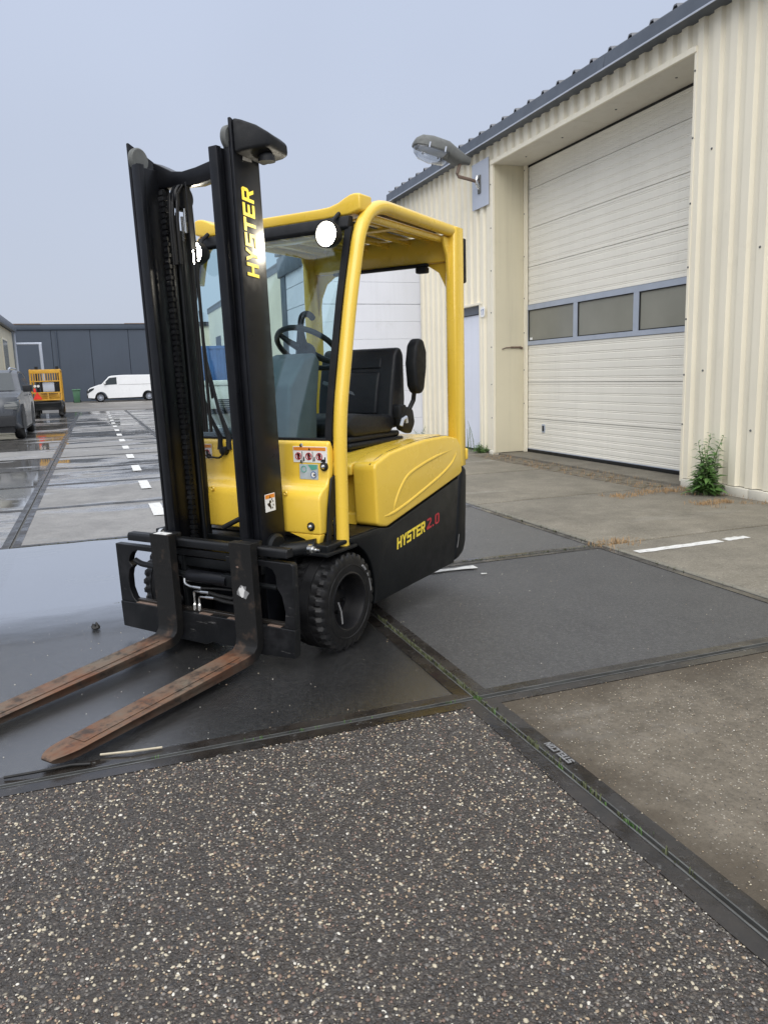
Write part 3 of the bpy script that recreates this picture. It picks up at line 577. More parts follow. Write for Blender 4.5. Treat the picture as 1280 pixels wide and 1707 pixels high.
# window band
wy = [OY1-.012, 7.90, 6.715, 6.62, 5.45, 5.35, 4.18, 4.08, OY0-.01]
zs = (1.612, 1.672, 2.125, 2.198)
b = MB(); b.box((DX-.012, wy[8], zs[0]), (DX+.03, wy[0], zs[1])).box((DX-.012, wy[8], zs[2]), (DX+.03, wy[0], zs[3]))
for a, c in ((wy[0], wy[1]), (wy[2], wy[3]), (wy[4], wy[5]), (wy[6], wy[7])): b.box((DX-.011, c, zs[1]), (DX+.03, a, zs[2]))
wf = b.build('window_frame', M['alu'], door)
for a, c in ((wy[1], wy[2]), (wy[3], wy[4]), (wy[5], wy[6])):
    b = MB(); b.box((DX+.010, c, zs[1]), (DX+.02, a, zs[2])); b.build('pane', M['frost'], door)
    b = MB()
    for (p, q) in (((c, zs[1]), (a, zs[1]+.012)), ((c, zs[2]-.012), (a, zs[2])), ((c, zs[1]+.012), (c+.010, zs[2]-.012)), ((a-.010, zs[1]+.012), (a, zs[2]-.012))): b.box((DX-.003, p[0], p[1]), (DX+.009, q[0], q[1]))
    b.build('glazing_bead', M['darktrim'], door)
b = MB(); b.box((DX+.006, 7.80, 1.69), (DX+.0095, 7.87, 1.725)); b.build('pane_sticker', M['sticker'], door)
b = MB(); b.box((DX-.01, 7.42, .33), (DX+.005, 7.50, .45)); pt_ = b.build('pull_handle', M['alu'], door, .004, 1)
b = MB(); b.box((DX-.012, 7.435, .35), (DX-.009, 7.485, .43)); b.build('handle_recess', M['darktrim'], door)
# scuff bracket on the jamb
b = MB(); b.tube([(WX+.10, OY1-.012, 1.565), (WX+.16, OY1-.012, 1.585), (WX+.25, OY1-.012, 1.59)], .008, 6).tube([(WX+.25, OY1-.014, 1.59), (WX+.40, OY1-.014, 1.59)], .014, 8).tube([(WX+.40, OY1-.012, 1.59), (WX+.44, OY1-.012, 1.575)], .018, 8); b.build('hook_bracket', M['rustpipe'], hall)
# side door and number plate
b = MB(); b.box((WX+.05, 8.43, .02), (WX+.09, 9.34, 2.12)); pd = b.build('side_door', M['whitedoor'], hall, .004, 1)
b = MB(); b.box((WX+.02, 8.40, 2.13), (WX+.10, 9.36, 2.26)); b.build('door_header', M['gutter'], hall)
b = MB(); b.box((WX-.05, 8.34, 2.25), (WX+.10, 9.42, 2.285)); b.build('door_drip_trim', M['beige'], hall, .003, 1)
b = MB(); b.box((WX-.045, 8.36, .05), (WX+.1, 8.425, 2.25)); b.build('door_side_trim', M['beige'], hall, .003, 1)
b = MB(); b.prism([(8.255, 2.06), (8.345, 2.06), (8.365, 2.08), (8.365, 2.19), (8.345, 2.21), (8.255, 2.21), (8.235, 2.19), (8.235, 2.08)], WX-.05, WX-.04, 'x'); np_ = b.build('number_plate', M['sticker'], hall)
b = lettering(MB(), '17', (WX-.0505, 8.34, 2.09), (0, -1, 0), (0, 0, 1), (-1, 0, 0), .08, .085, .25); b.build('number', M['blueprint'], np_)
# gutter and roof
b = MB(); b.prism([(4.235, 4.60), (4.225, 4.455), (4.215, 4.455), (4.215, 4.440), (4.40, 4.440), (4.40, 4.605)], -1.6, 11.98, 'y'); b.build('gutter', M['gutter'], hall, .004, 1)
b = MB(); b.box((4.205, -1.6, 4.436), (4.2145, 11.98, 4.452)); b.build('gutter_highlight', M['plate'], hall)  # pale strip painting in the bright reflection along the gutter's lower edge
for y in (0.9, 5.2, 9.5):
    b = MB(); b.prism([(4.232, 4.602), (4.219, 4.458), (4.40, 4.436), (4.40, 4.608)], y, y+.12, 'y'); b.build('gutter_joint', M['gutter'], hall, .002, 1)
b = MB(); prof = []; y = -1.6
while y < 11.95:
    prof += [(y, 0), (y+.26, 0), (y+.28, .038), (y+.32, .038)]; y += .34
n = len(prof); sl = math.tan(R(9)); xs = (4.275, 13)
vs = [(x, yy, 4.615+o+(x-4.2)*sl) for x in xs for yy, o in prof]+[(x, yy, 4.600+o+(x-4.2)*sl) for x in xs for yy, o in prof]
fs = [(i, i+1, n+i+1, n+i) for i in range(n-1)]+[(2*n+i, 3*n+i, 3*n+i+1, 2*n+i+1) for i in range(n-1)]+[(i, 2*n+i, 2*n+i+1, i+1) for i in range(n-1)]
b.q(vs, fs); b.build('roof_sheet', M['roof'], hall, ang=20)
b = MB(); b.box((WX+.03, -1.55, 4.2), (WX+.06, 11.9, 4.62)); b.build('wall_plate', M['darktrim'], hall)

# ------------------------------------------------------------------ street lamp on the wall
lamp = thing('wall_lamp', 'weathered grey street lamp on a rusty arm fixed beside the big door', 'lamp', (WX, 8.33, 4.0))
def P_(x, y, z): return (x, y, z)
b = MB(); b.box((-.062, -.27, -.36), (-.048, .25, .29)); b.build('mounting_plate', M['plate'], lamp, .002, 1)
b = MB(); b.prism([(-.045, -.16), (.045, -.16), (.045, .10), (-.045, .10)], -.078, -.063, 'x'); b.build('wall_flange', M['lampgrey'], lamp, .006)
b = MB(); b.tube([(-.06, 0, .07), (-.10, 0, .08), (-.12, 0, .02), (-.09, 0, -.06), (-.06, 0, -.08)], .03, 10); b.build('clamp', M['chrome'], lamp)
b = MB(); b.tube([(-.08, 0, .0), (-.22, 0, .03), (-.40, 0, .06), (-.43, 0, .10), (-.36, 0, .30)], .024, 10); b.build('arm', M['rustpipe'], lamp)
# head: lofted shell, long axis sloping up and away from the wall
ax_ = Vector((-.93, 0.10, .22)).normalized(); upv = Vector((.22, 0, .95)); upv = (upv-ax_*upv.dot(ax_)).normalized(); sdv = ax_.cross(upv)
org = Vector((-.24, 0, .28))
def loft(secs, n=20, lower=False):
    b = MB(); vs = []
    for t, wd, hu, hd in secs:
        for j in range(n):
            a = 2*math.pi*j/n; ca, sa = math.cos(a), math.sin(a); sq = lambda c: math.copysign(abs(c)**.7, c)
            vs.append(org+ax_*t+sdv*(wd*sq(ca))+upv*((hu if sa > 0 else hd)*sq(sa)))
    k = len(secs)
    b.q(vs, [(i*n+j, i*n+(j+1) % n, (i+1)*n+(j+1) % n, (i+1)*n+j) for i in range(k-1) for j in range(n)]+[tuple(range(n)), tuple(range(k*n-1, (k-1)*n-1, -1))]); return b
loft([(-.02, .05, .05, .05), (.05, .07, .06, .06), (.20, .12, .11, .10), (.34, .16, .165, .05), (.36, .165, .175, .015), (.60, .165, .185, .015), (.76, .15, .16, .015), (.84, .11, .10, .012), (.865, .06, .04, .01)]).build('lamp_housing', M['lampgrey'], lamp)
loft([(.33, .10, .01, .06), (.36, .150, .01, .15), (.58, .152, .01, .175), (.74, .138, .01, .155), (.82, .10, .008, .09), (.845, .05, .006, .03)]).build('lamp_bowl', M['lens'], lamp)
loft([(.38, .12, -.005, .03), (.60, .125, -.005, .04), (.78, .10, -.005, .03)]).build('reflector', M['plate'], lamp)
for t in (.42, .66):
    for sgn in (-1, 1):
        b = MB(); p = org+ax_*t+sdv*(.168*sgn); b.tube([p+upv*.045, p-upv*.03], .012, 6); b.build('latch', M['plate'], lamp)

# ------------------------------------------------------------------ white annex beyond the hall
ann = thing('white_annex', 'white panelled annex with slate fascia built against the warehouse wall', 'building', (2.22, 10.74, 0))
zz = [0, .45, .95, 1.40, 1.87, 2.17, 2.476, 2.85, 3.11, 3.5]
for a, c in zip(zz, zz[1:]):
    b = MB(); b.box((0, .0, a+.001), (2.15, .06, c-(.006 if a == 2.17 else .001))); b.build('wall_panel', M['whitewall'], ann, .004, 1)
    b = MB(); b.box((.002, .065, a+.006), (.06, 1.7, c-.004)); b.build('wall_panel', M['whitewall'], ann, .004, 1)
b = MB(); b.box((.03, .03, 0), (2.14, 1.68, 3.48)); b.build('core', M['gutter'], ann)
b = MB(); b.box((-.05, .05, 3.10), (.001, 1.75, 3.46)); b.build('fascia', M['gutter'], ann, .01)
b = MB(); b.box((-.02, 1.3, 0), (.0, 1.66, 3.1)); b.build('dark_panel', M['gutter'], ann)
b = MB(); b.box((-.07, -.02, 3.5), (2.15, 1.8, 3.56)); b.build('roof', M['gutter'], ann)
# ------------------------------------------------------------------ further hall on the same line
h2 = thing('far_corrugated_hall', 'long pale corrugated hall further along the yard', 'building', (0, 0, 0))
clad(21, 36.6, .0, 4.42, X=4.25, parent=h2, mat='beige', pitch=.30)
b = MB(); b.box((4.2, 20.9, 4.40), (4.27, 36.8, 4.60)); b.build('eave_fascia', M['gutter'], h2)
b = MB(); b.box((4.28, 20.95, 0), (14, 36.55, 4.5)); b.build('core', M['beigeflat'], h2)
b = MB(); b.prism([(4.2, 4.58), (14, 6.2), (14, 6.3), (4.2, 4.66)], 20.9, 36.8, 'y'); b.build('roof', M['roof'], h2)
b = MB(); b.box((4.205, 33.2, .0), (4.24, 34.6, 3.2)); b.build('door', M['gutter'], h2)
# blue container, skip and tank seen through the windscreen
def container(name, label, x, y, z, L, D, H, mat, cat):
    t = thing(name, label, cat, (x, y, z)); n = int(L/.28)
    b = MB()
    for i in range(n):
        x0 = i*L/n; b.box((x0+.02, -.035, .12), (x0+L/n*.55, .0, H-.12))
    b.box((.02, .0, .1), (L-.02, D-.02, H-.1)); b.build('body', mat, t)
    for zc in (0, H-.12):
        b = MB(); b.box((0, -.05, zc), (L, .03, zc+.12)).box((0, D-.03, zc), (L, D+.02, zc+.12)).box((0, .03, zc), (.1, D-.03, zc+.12)).box((L-.1, .03, zc), (L, D-.03, zc+.12)); b.build('rail', mat, t, .006, 1)
    for xx in (0, L-.12):
        b = MB(); b.box((xx, -.052, .12), (xx+.12, .05, H-.12)); b.build('corner_post', mat, t, .006, 1)
    return t
container('shipping_container', 'blue ribbed shipping container standing behind the pale skip', 1.6, 29.6, 0, 2.55, 6.0, 2.6, M['container'], 'container')
sk = thing('skip', 'pale cream skip in front of the blue container', 'skip', (3.05, 27.2, 0))
b = MB(); b.prism([(-.42, .18), (.42, .18), (.62, 1.05), (-.62, 1.05)], 0, 2.0, 'y'); b.build('body', M['offwhite'], sk, .02)
b = MB(); b.box((-.68, -.05, 1.05), (.68, 2.05, 1.24)); b.build('rim', M['offwhite'], sk, .02)
for i in range(6):
    b = MB(); b.box((-.02, -.045, .12+i*.075), (.44, -.004, .16+i*.075)); b.build('grille_bar', M['darktrim'], sk)
b = MB(); b.box((-.35, .1, 0), (.35, 1.9, .19)); b.build('base', M['darktrim'], sk)
tk = thing('water_tank', 'small pale teal tank beside the skip', 'tank', (2.12, 26.6, 0))
b = MB(); b.lathe([(0, .0), (.27, .0), (.30, .06), (.30, .95), (.24, 1.08), (.10, 1.12), (0, 1.12)], (0, 0, 0), 'z', 24); b.build('body', M['teal'], tk)
b = MB(); b.lathe([(0, 1.11), (.08, 1.11), (.08, 1.17), (0, 1.18)], (0, 0, 0), 'z', 16); b.build('cap', M['darktrim'], tk)
# ------------------------------------------------------------------ far slate-blue hall and beige neighbour
fb = thing('far_slate_hall', 'long slate-blue clad hall closing off the far end of the yard', 'building', (-22, 58.2, 0))
for i in range(10):
    b = MB(); b.box((i*2.6+.012, 0, .02), ((i+1)*2.6-.012, .12, 5.10)); b.build('wall_panel', M['navy'], fb, .01, 1)
b = MB(); b.box((-.1, -.10, 5.10), (26.1, .14, 5.46)); b.build('parapet', M['navy'], fb, .01)
b = MB(); b.box((0, .12, 0), (26, 14, 5.2)); b.build('core', M['darktrim'], fb)
b = MB(); b.box((15.2, -.14, 5.46), (17.6, .1, 5.52)).box((23.2, -.14, 5.46), (26, .1, 5.52)).box((17.6, -.13, 5.461), (23.2, .1, 5.482)); b.build('roof_edge', M['rustpipe'], fb)
b = MB(); b.tube([(18.55, -.05, .05), (18.55, -.05, 5.0)], .05, 8); b.build('downpipe', M['navy'], fb)
fb2 = thing('far_beige_block', 'low beige block beside the slate hall behind the container', 'building', (4.3, 57, 0))
b = MB(); b.box((0, 0, 0), (16, 8, 5.2)); b.build('wall', M['beigeflat'], fb2)
b = MB(); b.box((-.1, -.15, 5.2), (16.1, 8.1, 5.5)); b.build('parapet', M['darktrim'], fb2)
for i in range(4):
    b = MB(); b.box((.8+i*2.2, -.03, 2.6), (2.0+i*2.2, .02, 4.2)); q = b.build('window', M['white'], fb2); b = MB(); b.box((.9+i*2.2, -.045, 2.7), (1.9+i*2.2, -.031, 4.1)); b.build('pane', M['carglass'], q)
# left beige hall
lh = thing('left_beige_hall', 'beige rendered hall with slate eaves along the left edge of the yard', 'building', (-5.5, 0, 0))
b = MB(); b.box((-10, 20, 0), (0, 48.6, 4.35)); b.build('wall', M['beigeflat'], lh)
b = MB(); b.prism([(-10, 6.0), (.25, 4.35), (.25, 4.72), (-10, 6.35)], 19.8, 48.8, 'y'); b.build('roof', M['gutter'], lh, .01)
for y0 in (26, 31.5, 37, 42.3):
    b = MB(); b.box((.0, y0, 2.0), (.05, y0+2.6, 3.75)); q = b.build('window', M['beige'], lh); b = MB(); b.box((.051, y0+.15, 2.1), (.056, y0+2.45, 3.65)); b.build('pane', M['frost'], q)
b = MB(); b.tube([(.12, 48.5, 0.05), (.12, 48.5, 4.4)], .07, 10); b.build('downpipe', M['plate'], lh)
fr_ = thing('pipe_frame', 'pale steel gate frame standing past the left hall corner', 'gate', (-5.0, 49.8, 0))
b = MB(); b.tube([(.9, 0, .0), (.9, 0, 3.75)], .09, 10); b.build('post', M['plate'], fr_)
b = MB(); b.tube([(-.4, 0, 3.75), (.99, 0, 3.75)], .07, 10); b.build('rail', M['plate'], fr_)

# ------------------------------------------------------------------ wheels for the small vehicles
def tyre_prof(r, w_, rim): return [(rim, -w_/2), (r-.035, -w_/2), (r-.008, -w_/2+.03), (r, -w_/2+.06), (r, w_/2-.06), (r-.008, w_/2-.03), (r-.035, w_/2), (rim, w_/2)]
def road_wheel(parent, c, r, w_, out, spokes=10, rimcol='plate'):
    b = MB(); b.lathe(tyre_prof(r, w_, r*.66), (0, 0, 0), 'y', 32); o = b.build('wheel', M['rubber'], parent); o.location = c
    b = MB(); b.lathe([(r*.66, out*w_*.40), (r*.62, out*w_*.46), (r*.58, out*w_*.34)], (0, 0, 0), 'y', 32); b.lathe([(0, out*w_*.42), (r*.14, out*w_*.40), (r*.14, out*w_*.2)], (0, 0, 0), 'y', 16)
    for i in range(spokes):
        t = 2*math.pi*i/spokes; b.tube([(r*.12*math.cos(t), out*w_*.36, r*.12*math.sin(t)), (r*.60*math.cos(t), out*w_*.40, r*.60*math.sin(t))], r*.055, 5)
    b.build('rim', M[rimcol], o)
    b = MB(); b.lathe([(0, out*w_*.10), (r*.64, out*w_*.10)], (0, 0, 0), 'y', 24); b.build('brake_backing', M['darktrim'], o)
    return o


def side_loft(poly, hw_fn, ys=(-1, -.92, -.5, 0, .5, .92, 1)):
    """poly: side outline (x,z); the outline is swept across the width, narrowing by hw_fn(z) and rounding the sides"""
    b = MB(); n = len(poly); cx = sum(p[0] for p in poly)/n; cz = sum(p[1] for p in poly)/n; vs = []
    for y in ys:
        k = 1-.035*max(0, abs(y)-.9)/.1
        for x, z in poly: vs.append((cx+(x-cx)*k, y*hw_fn(z, x), cz+(z-cz)*k))
    m_ = len(ys); b.q(vs, [(i*n+j, i*n+(j+1) % n, (i+1)*n+(j+1) % n, (i+1)*n+j) for i in range(m_-1) for j in range(n)]+[tuple(range(n)), tuple(range(m_*n-1, (m_-1)*n-1, -1))]); return b
def arch(cx, cz, r, a0=180, a1=0, n=9): return [(cx+r*math.cos(R(a0+(a1-a0)*i/n)), cz+r*math.sin(R(a0+(a1-a0)*i/n))) for i in range(n+1)]
def panel(pts, hw, parent, mat, name, th=.004, sides=(-1, 1)):
    for sgn in sides:
        b = MB(); n = len(pts); f = [(x, sgn*(hw(z, x)+th), z) for x, z in pts]; k = [(x, sgn*(hw(z, x)-.02), z) for x, z in pts]
        b.q(f+k, [tuple(range(n)), tuple(range(2*n-1, n-1, -1))]+[(i, (i+1) % n, (i+1) % n+n, i+n) for i in range(n)]); b.build(name, M[mat], parent)

# ------------------------------------------------------------------ white van (front towards -X; y = its width)
van = thing('white_van', 'white panel van parked across the far end before the slate hall', 'van', (-.9, 55.0, 0))
hw = lambda z, x: .94 if z < 1.0 else .94-.16*(z-1.0)
pv = [(-.80, .30), (-.82, .62), (-.74, .88), (-.62, .98), (-.05, 1.18), (.12, 1.20), (.62, 1.70), (.80, 1.76), (1.6, 1.80), (3.9, 1.77), (4.12, 1.66), (4.20, .9), (4.18, .30)]
lower = pv+[(3.60, .28)]+arch(3.17, .31, .40, 0, 180)[1:-1]+[(2.74, .26), (.46, .24)]+arch(0, .31, .40, 0, 180)[1:-1]+[(-.44, .26)]
side_loft(lower, hw).build('body', M['white'], van, ang=40)
panel([(.26, 1.24), (.66, 1.62), (1.12, 1.66), (1.12, 1.17), (.33, 1.15)], hw, van, 'carglass', 'side_window')
panel([(-.79, .60), (-.81, .70), (-.66, .90), (-.36, .98), (-.40, .86)], hw, van, 'carglass', 'headlight', .006)
panel([(1.17, .36), (1.185, .36), (1.185, 1.68), (1.17, 1.68)], hw, van, 'lightgreyprint', 'door_gap', .002)
panel([(1.25, 1.14), (3.7, 1.14), (3.7, 1.155), (1.25, 1.155)], hw, van, 'lightgreyprint', 'body_line', .002)
b = MB(); b.box((-.86, -.8, .30), (-.78, .8, .52)); b.build('bumper_grille', M['darktrim'], van, .02)
b = MB(); b.box((-.86, -.62, .56), (-.78, .62, .80)); b.build('grille', M['darktrim'], van, .02)
b = MB(); b.q([(.14, -.72, 1.22), (.14, .72, 1.22), (.60, .66, 1.71), (.60, -.66, 1.71)], [(0, 1, 2, 3)]); b.v = [(x-.012, y, z+.008) for x, y, z in b.v]; b.build('windscreen', M['carglass'], van)
b = MB(); b.box((.28, -1.10, 1.20), (.40, -.95, 1.38)); b.build('mirror', M['white'], van, .02)
for x in (0, 3.17):
    for s_ in (-1, 1): road_wheel(van, (x, s_*.84, .32), .32, .20, s_)
b = MB(); b.box((-.6, -.8, .2), (4.0, .8, .32)); b.build('underbody', M['darktrim'], van)

# ------------------------------------------------------------------ grey SUV (front towards -Y): local x forward
suv = thing('grey_suv', 'dark grey SUV parked nose-first along the left hall', 'car', (-3.83, 18.0, 0), R(-90))
hw = lambda z, x: (.93 if z < .95 else .93-.24*(z-.95))*(1-.10*max(0, (x-.45)/.5)**2)
ps = [(.90, .40), (.93, .62), (.90, .86), (.78, 1.0), (.30, 1.06), (-.42, 1.12), (-1.02, 1.56), (-1.5, 1.65), (-2.6, 1.65), (-3.3, 1.58), (-3.62, 1.10), (-3.72, .85), (-3.68, .36)]
ps = ps+[(-3.25, .28)]+arch(-2.85, .36, .41, 180, 0)[1:-1]+[(-2.40, .24), (-.46, .24)]+arch(0, .36, .41, 180, 0)[1:-1]+[(.46, .26)]
side_loft(ps, hw).build('body', M['suv'], suv, ang=40)
panel([(-.52, 1.13), (-1.05, 1.50), (-1.5, 1.57), (-2.5, 1.57), (-3.15, 1.40), (-3.2, 1.20), (-2.4, 1.12)], hw, suv, 'carglass', 'side_window')
panel([(.40, .28), (.46, .36)]+arch(0, .36, .47, 0, 180)+[(-.5, .24), (-2.36, .24)]+arch(-2.85, .36, .47, 0, 180)+[(-3.3, .30), (-3.25, .22), (.3, .22)], hw, suv, 'darktrim', 'arch_trim', .006)
b = MB(); b.q([(-.42, -.76, 1.135), (-.42, .76, 1.135), (-1.0, .66, 1.56), (-1.0, -.66, 1.56)], [(0, 1, 2, 3)]); b.v = [(x+.014, y, z+.012) for x, y, z in b.v]; b.build('windscreen', M['carglass'], suv)
for s_ in (-1, 1):
    b = MB(); b.prism([(.885, .70), (.93, .78), (.86, .90), (.62, .95), (.50, .93), (.62, .80)], s_*.60, s_*.91, 'y'); b.build('headlight', M['carglass'], suv, .015)
    b = MB(); b.prism([(-.50, 1.10), (-.36, 1.10), (-.34, 1.26), (-.52, 1.27)], s_*.93, s_*1.14, 'y'); b.build('mirror', M['darktrim'], suv, .02)
    b = MB(); b.tube([(-1.1, s_*.60, 1.66), (-1.3, s_*.62, 1.70), (-2.9, s_*.62, 1.70), (-3.1, s_*.60, 1.64)], .02, 6); b.build('roof_rail', M['plate'], suv)
    for x in (-1.55, -2.45):
        b = MB(); b.box((x, s_*.925, 1.0), (x+.2, s_*.955, 1.03)); b.build('door_handle', M['suv'], suv, .008)
b = MB(); b.box((.86, -.36, .62), (.95, .36, .88)); b.build('grille', M['darktrim'], suv, .03)
b = MB(); b.box((.84, -.82, .34), (.955, .82, .58)); b.build('front_bumper', M['darktrim'], suv, .03)
b = MB(); b.box((.955, -.26, .43), (.965, .26, .54)); b.build('number_plate', M['sticker'], suv)
for x in (0, -2.85):
    for s_ in (-1, 1): road_wheel(suv, (x, s_*.82, .36), .36, .23, s_)
b = MB(); b.box((-3.4, -.75, .2), (.7, .75, .32)); b.build('underbody', M['darktrim'], suv)

# ------------------------------------------------------------------ old yellow forklift seen from behind
of = thing('old_yellow_forklift', 'old worn yellow forklift with red triangle parked past the SUV', 'forklift', (-3.02, 31, 0), R(90))
b = MB(); b.prism([(-.30, .28), (1.5, .28), (1.5, .60), (.9, .66), (-.2, .66), (-.34, .58)], -.50, .50, 'y'); b.build('counterweight', M['black'], of, .04)
b = MB(); b.box((-.05, -.46, .66), (.75, .46, .92)); b.build('engine_hood', M['yellow2'], of, .03)
for s_ in (-1, 1):
    b = MB(); b.tube(fillet([(-.26, s_*.53, .66), (-.26, s_*.53, 1.83), (1.15, s_*.53, 1.83), (1.5, s_*.53, .5)], .08), .035, 8); b.build('guard_post', M['yellow2'], of)
b = MB(); b.box((-.30, -.55, 1.70), (-.24, .55, 1.85)); b.build('guard_header', M['yellow2'], of, .01)
for i in range(11):
    y = -.44+i*.088; b = MB(); b.box((-.29, y-.012, 1.42), (-.25, y+.012, 1.70)); b.build('guard_slat', M['yellow2'], of)
for i in range(7):
    y = -.42+i*.14; b = MB(); b.box((-.24, y-.012, 1.81), (1.14, y+.012, 1.84)); b.build('roof_bar', M['yellow2'], of)
b = MB(); b.box((-.29, -.5, 1.38), (-.25, .5, 1.42)).box((-.33, -.55, .66), (-.27, .55, .71)).box((-.33, -.55, .94), (-.27, .55, .98)); b.build('rear_rail', M['yellow2'], of, .006, 1)
for y in (-.54, -.05, .54):
    b = MB(); b.box((-.33, y-.02, .71), (-.28, y+.02, .94)); b.build('rail_post', M['yellow2'], of)
b = MB(); b.box((-.22, -.30, .985), (-.10, .12, 1.36)); b.build('seat_back', M['plate'], of, .03)
b = MB(); b.box((-.09, -.40, .92), (-.05, .22, 1.40)); b.build('seat_frame', M['darktrim'], of, .01)
b = MB(); b.prism([(.16, .71), (.50, .71), (.33, 1.0)], -.36, -.345, 'x'); b.build('warning_triangle', M['signred'], of)
b = MB(); b.lathe([(0, 0), (.05, 0), (.05, .12), (.03, .15), (0, .15)], (-.2, .42, .98), 'z', 12); b.build('gas_bottle', M['signred'], of)
for y in (.28, .40):
    b = MB(); b.lathe([(0, -.02), (.05, -.02), (.05, .02), (0, .03)], (-.20, y, 1.22), 'x', 12); b.build('rear_lamp', M['sticker'], of)
for s_ in (-1, 1):
    for x, r_ in ((.02, .24), (1.15, .30)): road_wheel(of, (x, s_*.47, r_), r_, .2, s_, 6, 'yellow2')
b = MB(); b.box((1.45, -.45, .1), (1.58, -.33, 2.0)).box((1.45, .33, .1), (1.58, .45, 2.0)); b.build('mast', M['darktrim'], of)

# ------------------------------------------------------------------ green wheelie bin
bn = thing('wheelie_bin', 'green wheelie bin standing by the far slate hall', 'bin', (-2.42, 55.3, 0))
b = MB(); q = [(-.22, -.24), (.22, -.24), (.22, .24), (-.22, .24)]; b.q([(x*.85, y*.85, .02) for x, y in q]+[(x*1.08, y*1.08, .84) for x, y in q], [(0, 3, 2, 1), (4, 5, 6, 7)]+[(i, (i+1) % 4, 4+(i+1) % 4, 4+i) for i in range(4)]); b.build('body', M['green'], bn, .02)
b = MB(); b.prism([(-.30, .84), (.28, .84), (.26, .90), (.0, .93), (-.30, .90)], -.28, .28, 'x'); b.build('lid', M['green'], bn, .01)
for s_ in (-1, 1):
    b = MB(); b.lathe([(0, -.02), (.09, -.02), (.09, .02), (0, .02)], (s_*.22, .22, .09), 'x', 14); b.build('wheel', M['rubber'], bn)

# ------------------------------------------------------------------ weeds by the hall
def weed(name, label, loc, stems, hmin, hmax, leaf, seed, lean=.22, group=None, dens=34):
    t = thing(name, label, 'plant', loc); rr = random.Random(seed); sb = MB(); lb = MB()
    for i in range(stems):
        a = rr.uniform(0, 6.28); h = rr.uniform(hmin, hmax); l_ = rr.uniform(.1, 1)*lean*h; bx, by = rr.gauss(0, .035), rr.gauss(0, .035)
        pts = [Vector((bx+l_*math.cos(a)*s_*s_, by+l_*math.sin(a)*s_*s_, h*s_)) for s_ in (0, .33, .66, 1)]
        sb.tube(pts, [.006, .005, .004, .002], 5)
        n = int(dens*h/.5)
        for k in range(n):
            s_ = (k+.7)/n; p = pts[0].lerp(pts[3], s_) if False else Vector((bx+l_*math.cos(a)*s_*s_, by+l_*math.sin(a)*s_*s_, h*s_))
            az = k*2.4+rr.uniform(-.3, .3); L = leaf*(1.05-.75*s_)*rr.uniform(.75, 1.15); d = Vector((math.cos(az), math.sin(az), rr.uniform(.1, .7))).normalized(); w_ = Vector((-math.sin(az), math.cos(az), rr.uniform(-.3, .3)))*L*.13
            mid = p+d*L*.5; tip = p+d*L-Vector((0, 0, L*rr.uniform(.12, .5)))
            lb.q([p, mid+w_-Vector((0, 0, L*.02)), tip, mid-w_-Vector((0, 0, L*.02)), mid+Vector((0, 0, L*.03))], [(0, 1, 4), (1, 2, 4), (2, 3, 4), (3, 0, 4)])
    sb.build('stem', M['stem'], t); lb.build('leaves', M['leaf'], t, ang=80); return t
weed('weed', 'tall leafy green weed growing at the warehouse wall right of the door', (4.20, 3.38, 0), 15, .18, .60, .19, 3, .38, dens=42)
weed('weed', 'low leafy weed at the foot of the white side door', (4.26, 8.28, 0), 9, .06, .17, .14, 8, .9, dens=60)
weed('weed', 'thin pale seeding weed in front of the white side door', (4.24, 8.55, 0), 4, .35, .52, .05, 9, .2, dens=30)
weed('weed', 'small weed at the annex corner behind the forklift', (4.22, 10.6, 0), 7, .10, .32, .12, 12, .6)

# ------------------------------------------------------------------ the forklift: local x forward (forks), y its left, z up
fk = thing('forklift', 'yellow and black three-wheel electric forklift with lit work lamps', 'forklift', (-.66102, 1.11820, 0), R(219))
def bx(name, a, b_, mat, bev=.006, seg=2, mast=False, parent=None, label=None):
    q = MB(); q.box(a, b_); return q.build(name, M[mat], parent or fk, bev, seg, mast=mast, label=label)
def tb(name, pts, r, mat, n=10, mast=False, parent=None):
    q = MB(); q.tube(pts, r, n); return q.build(name, M[mat], parent or fk, mast=mast)
def pr(name, poly, a, b_, mat, bev=.008, ax='y', seg=2, mast=False, parent=None, ang=35, label=None):
    q = MB(); q.prism(poly, a, b_, ax); return q.build(name, M[mat], parent or fk, bev, seg, ang, mast, label)
AX, WR = -.05, .226
# chassis and counterweight
arcp = arch(AX, WR, .262, 62, 197, 14)
ch = [(.075, .508)]+arcp+[(-.30, .142), (-1.182, .152), (-1.262, .640), (-.87, .566), (-.455, .492), (-.36, .508)]
pr('chassis', ch, -.53, .53, 'black', .016, seg=3)
cw = [(-1.187, .152), (-1.25, .160), (-1.315, .185), (-1.350, .25), (-1.372, .64), (-1.36, .70), (-1.30, .70), (-1.267, .640)]
pr('counterweight', cw, -.535, .535, 'black', .03, seg=4)
pr('step_plate', [(-.115, .509), (-.35, .509), (-.35, .514), (-.115, .514)], .30, .525, 'rubber', 0)
bx('front_axle', (-.24, -.345, .12), (.06, .345, .45), 'black', .03)
for s_ in (-1, 1):
    bx('fender_plate', (-.14, .34*s_, .462), (.10, .545*s_, .478), 'black', .004)
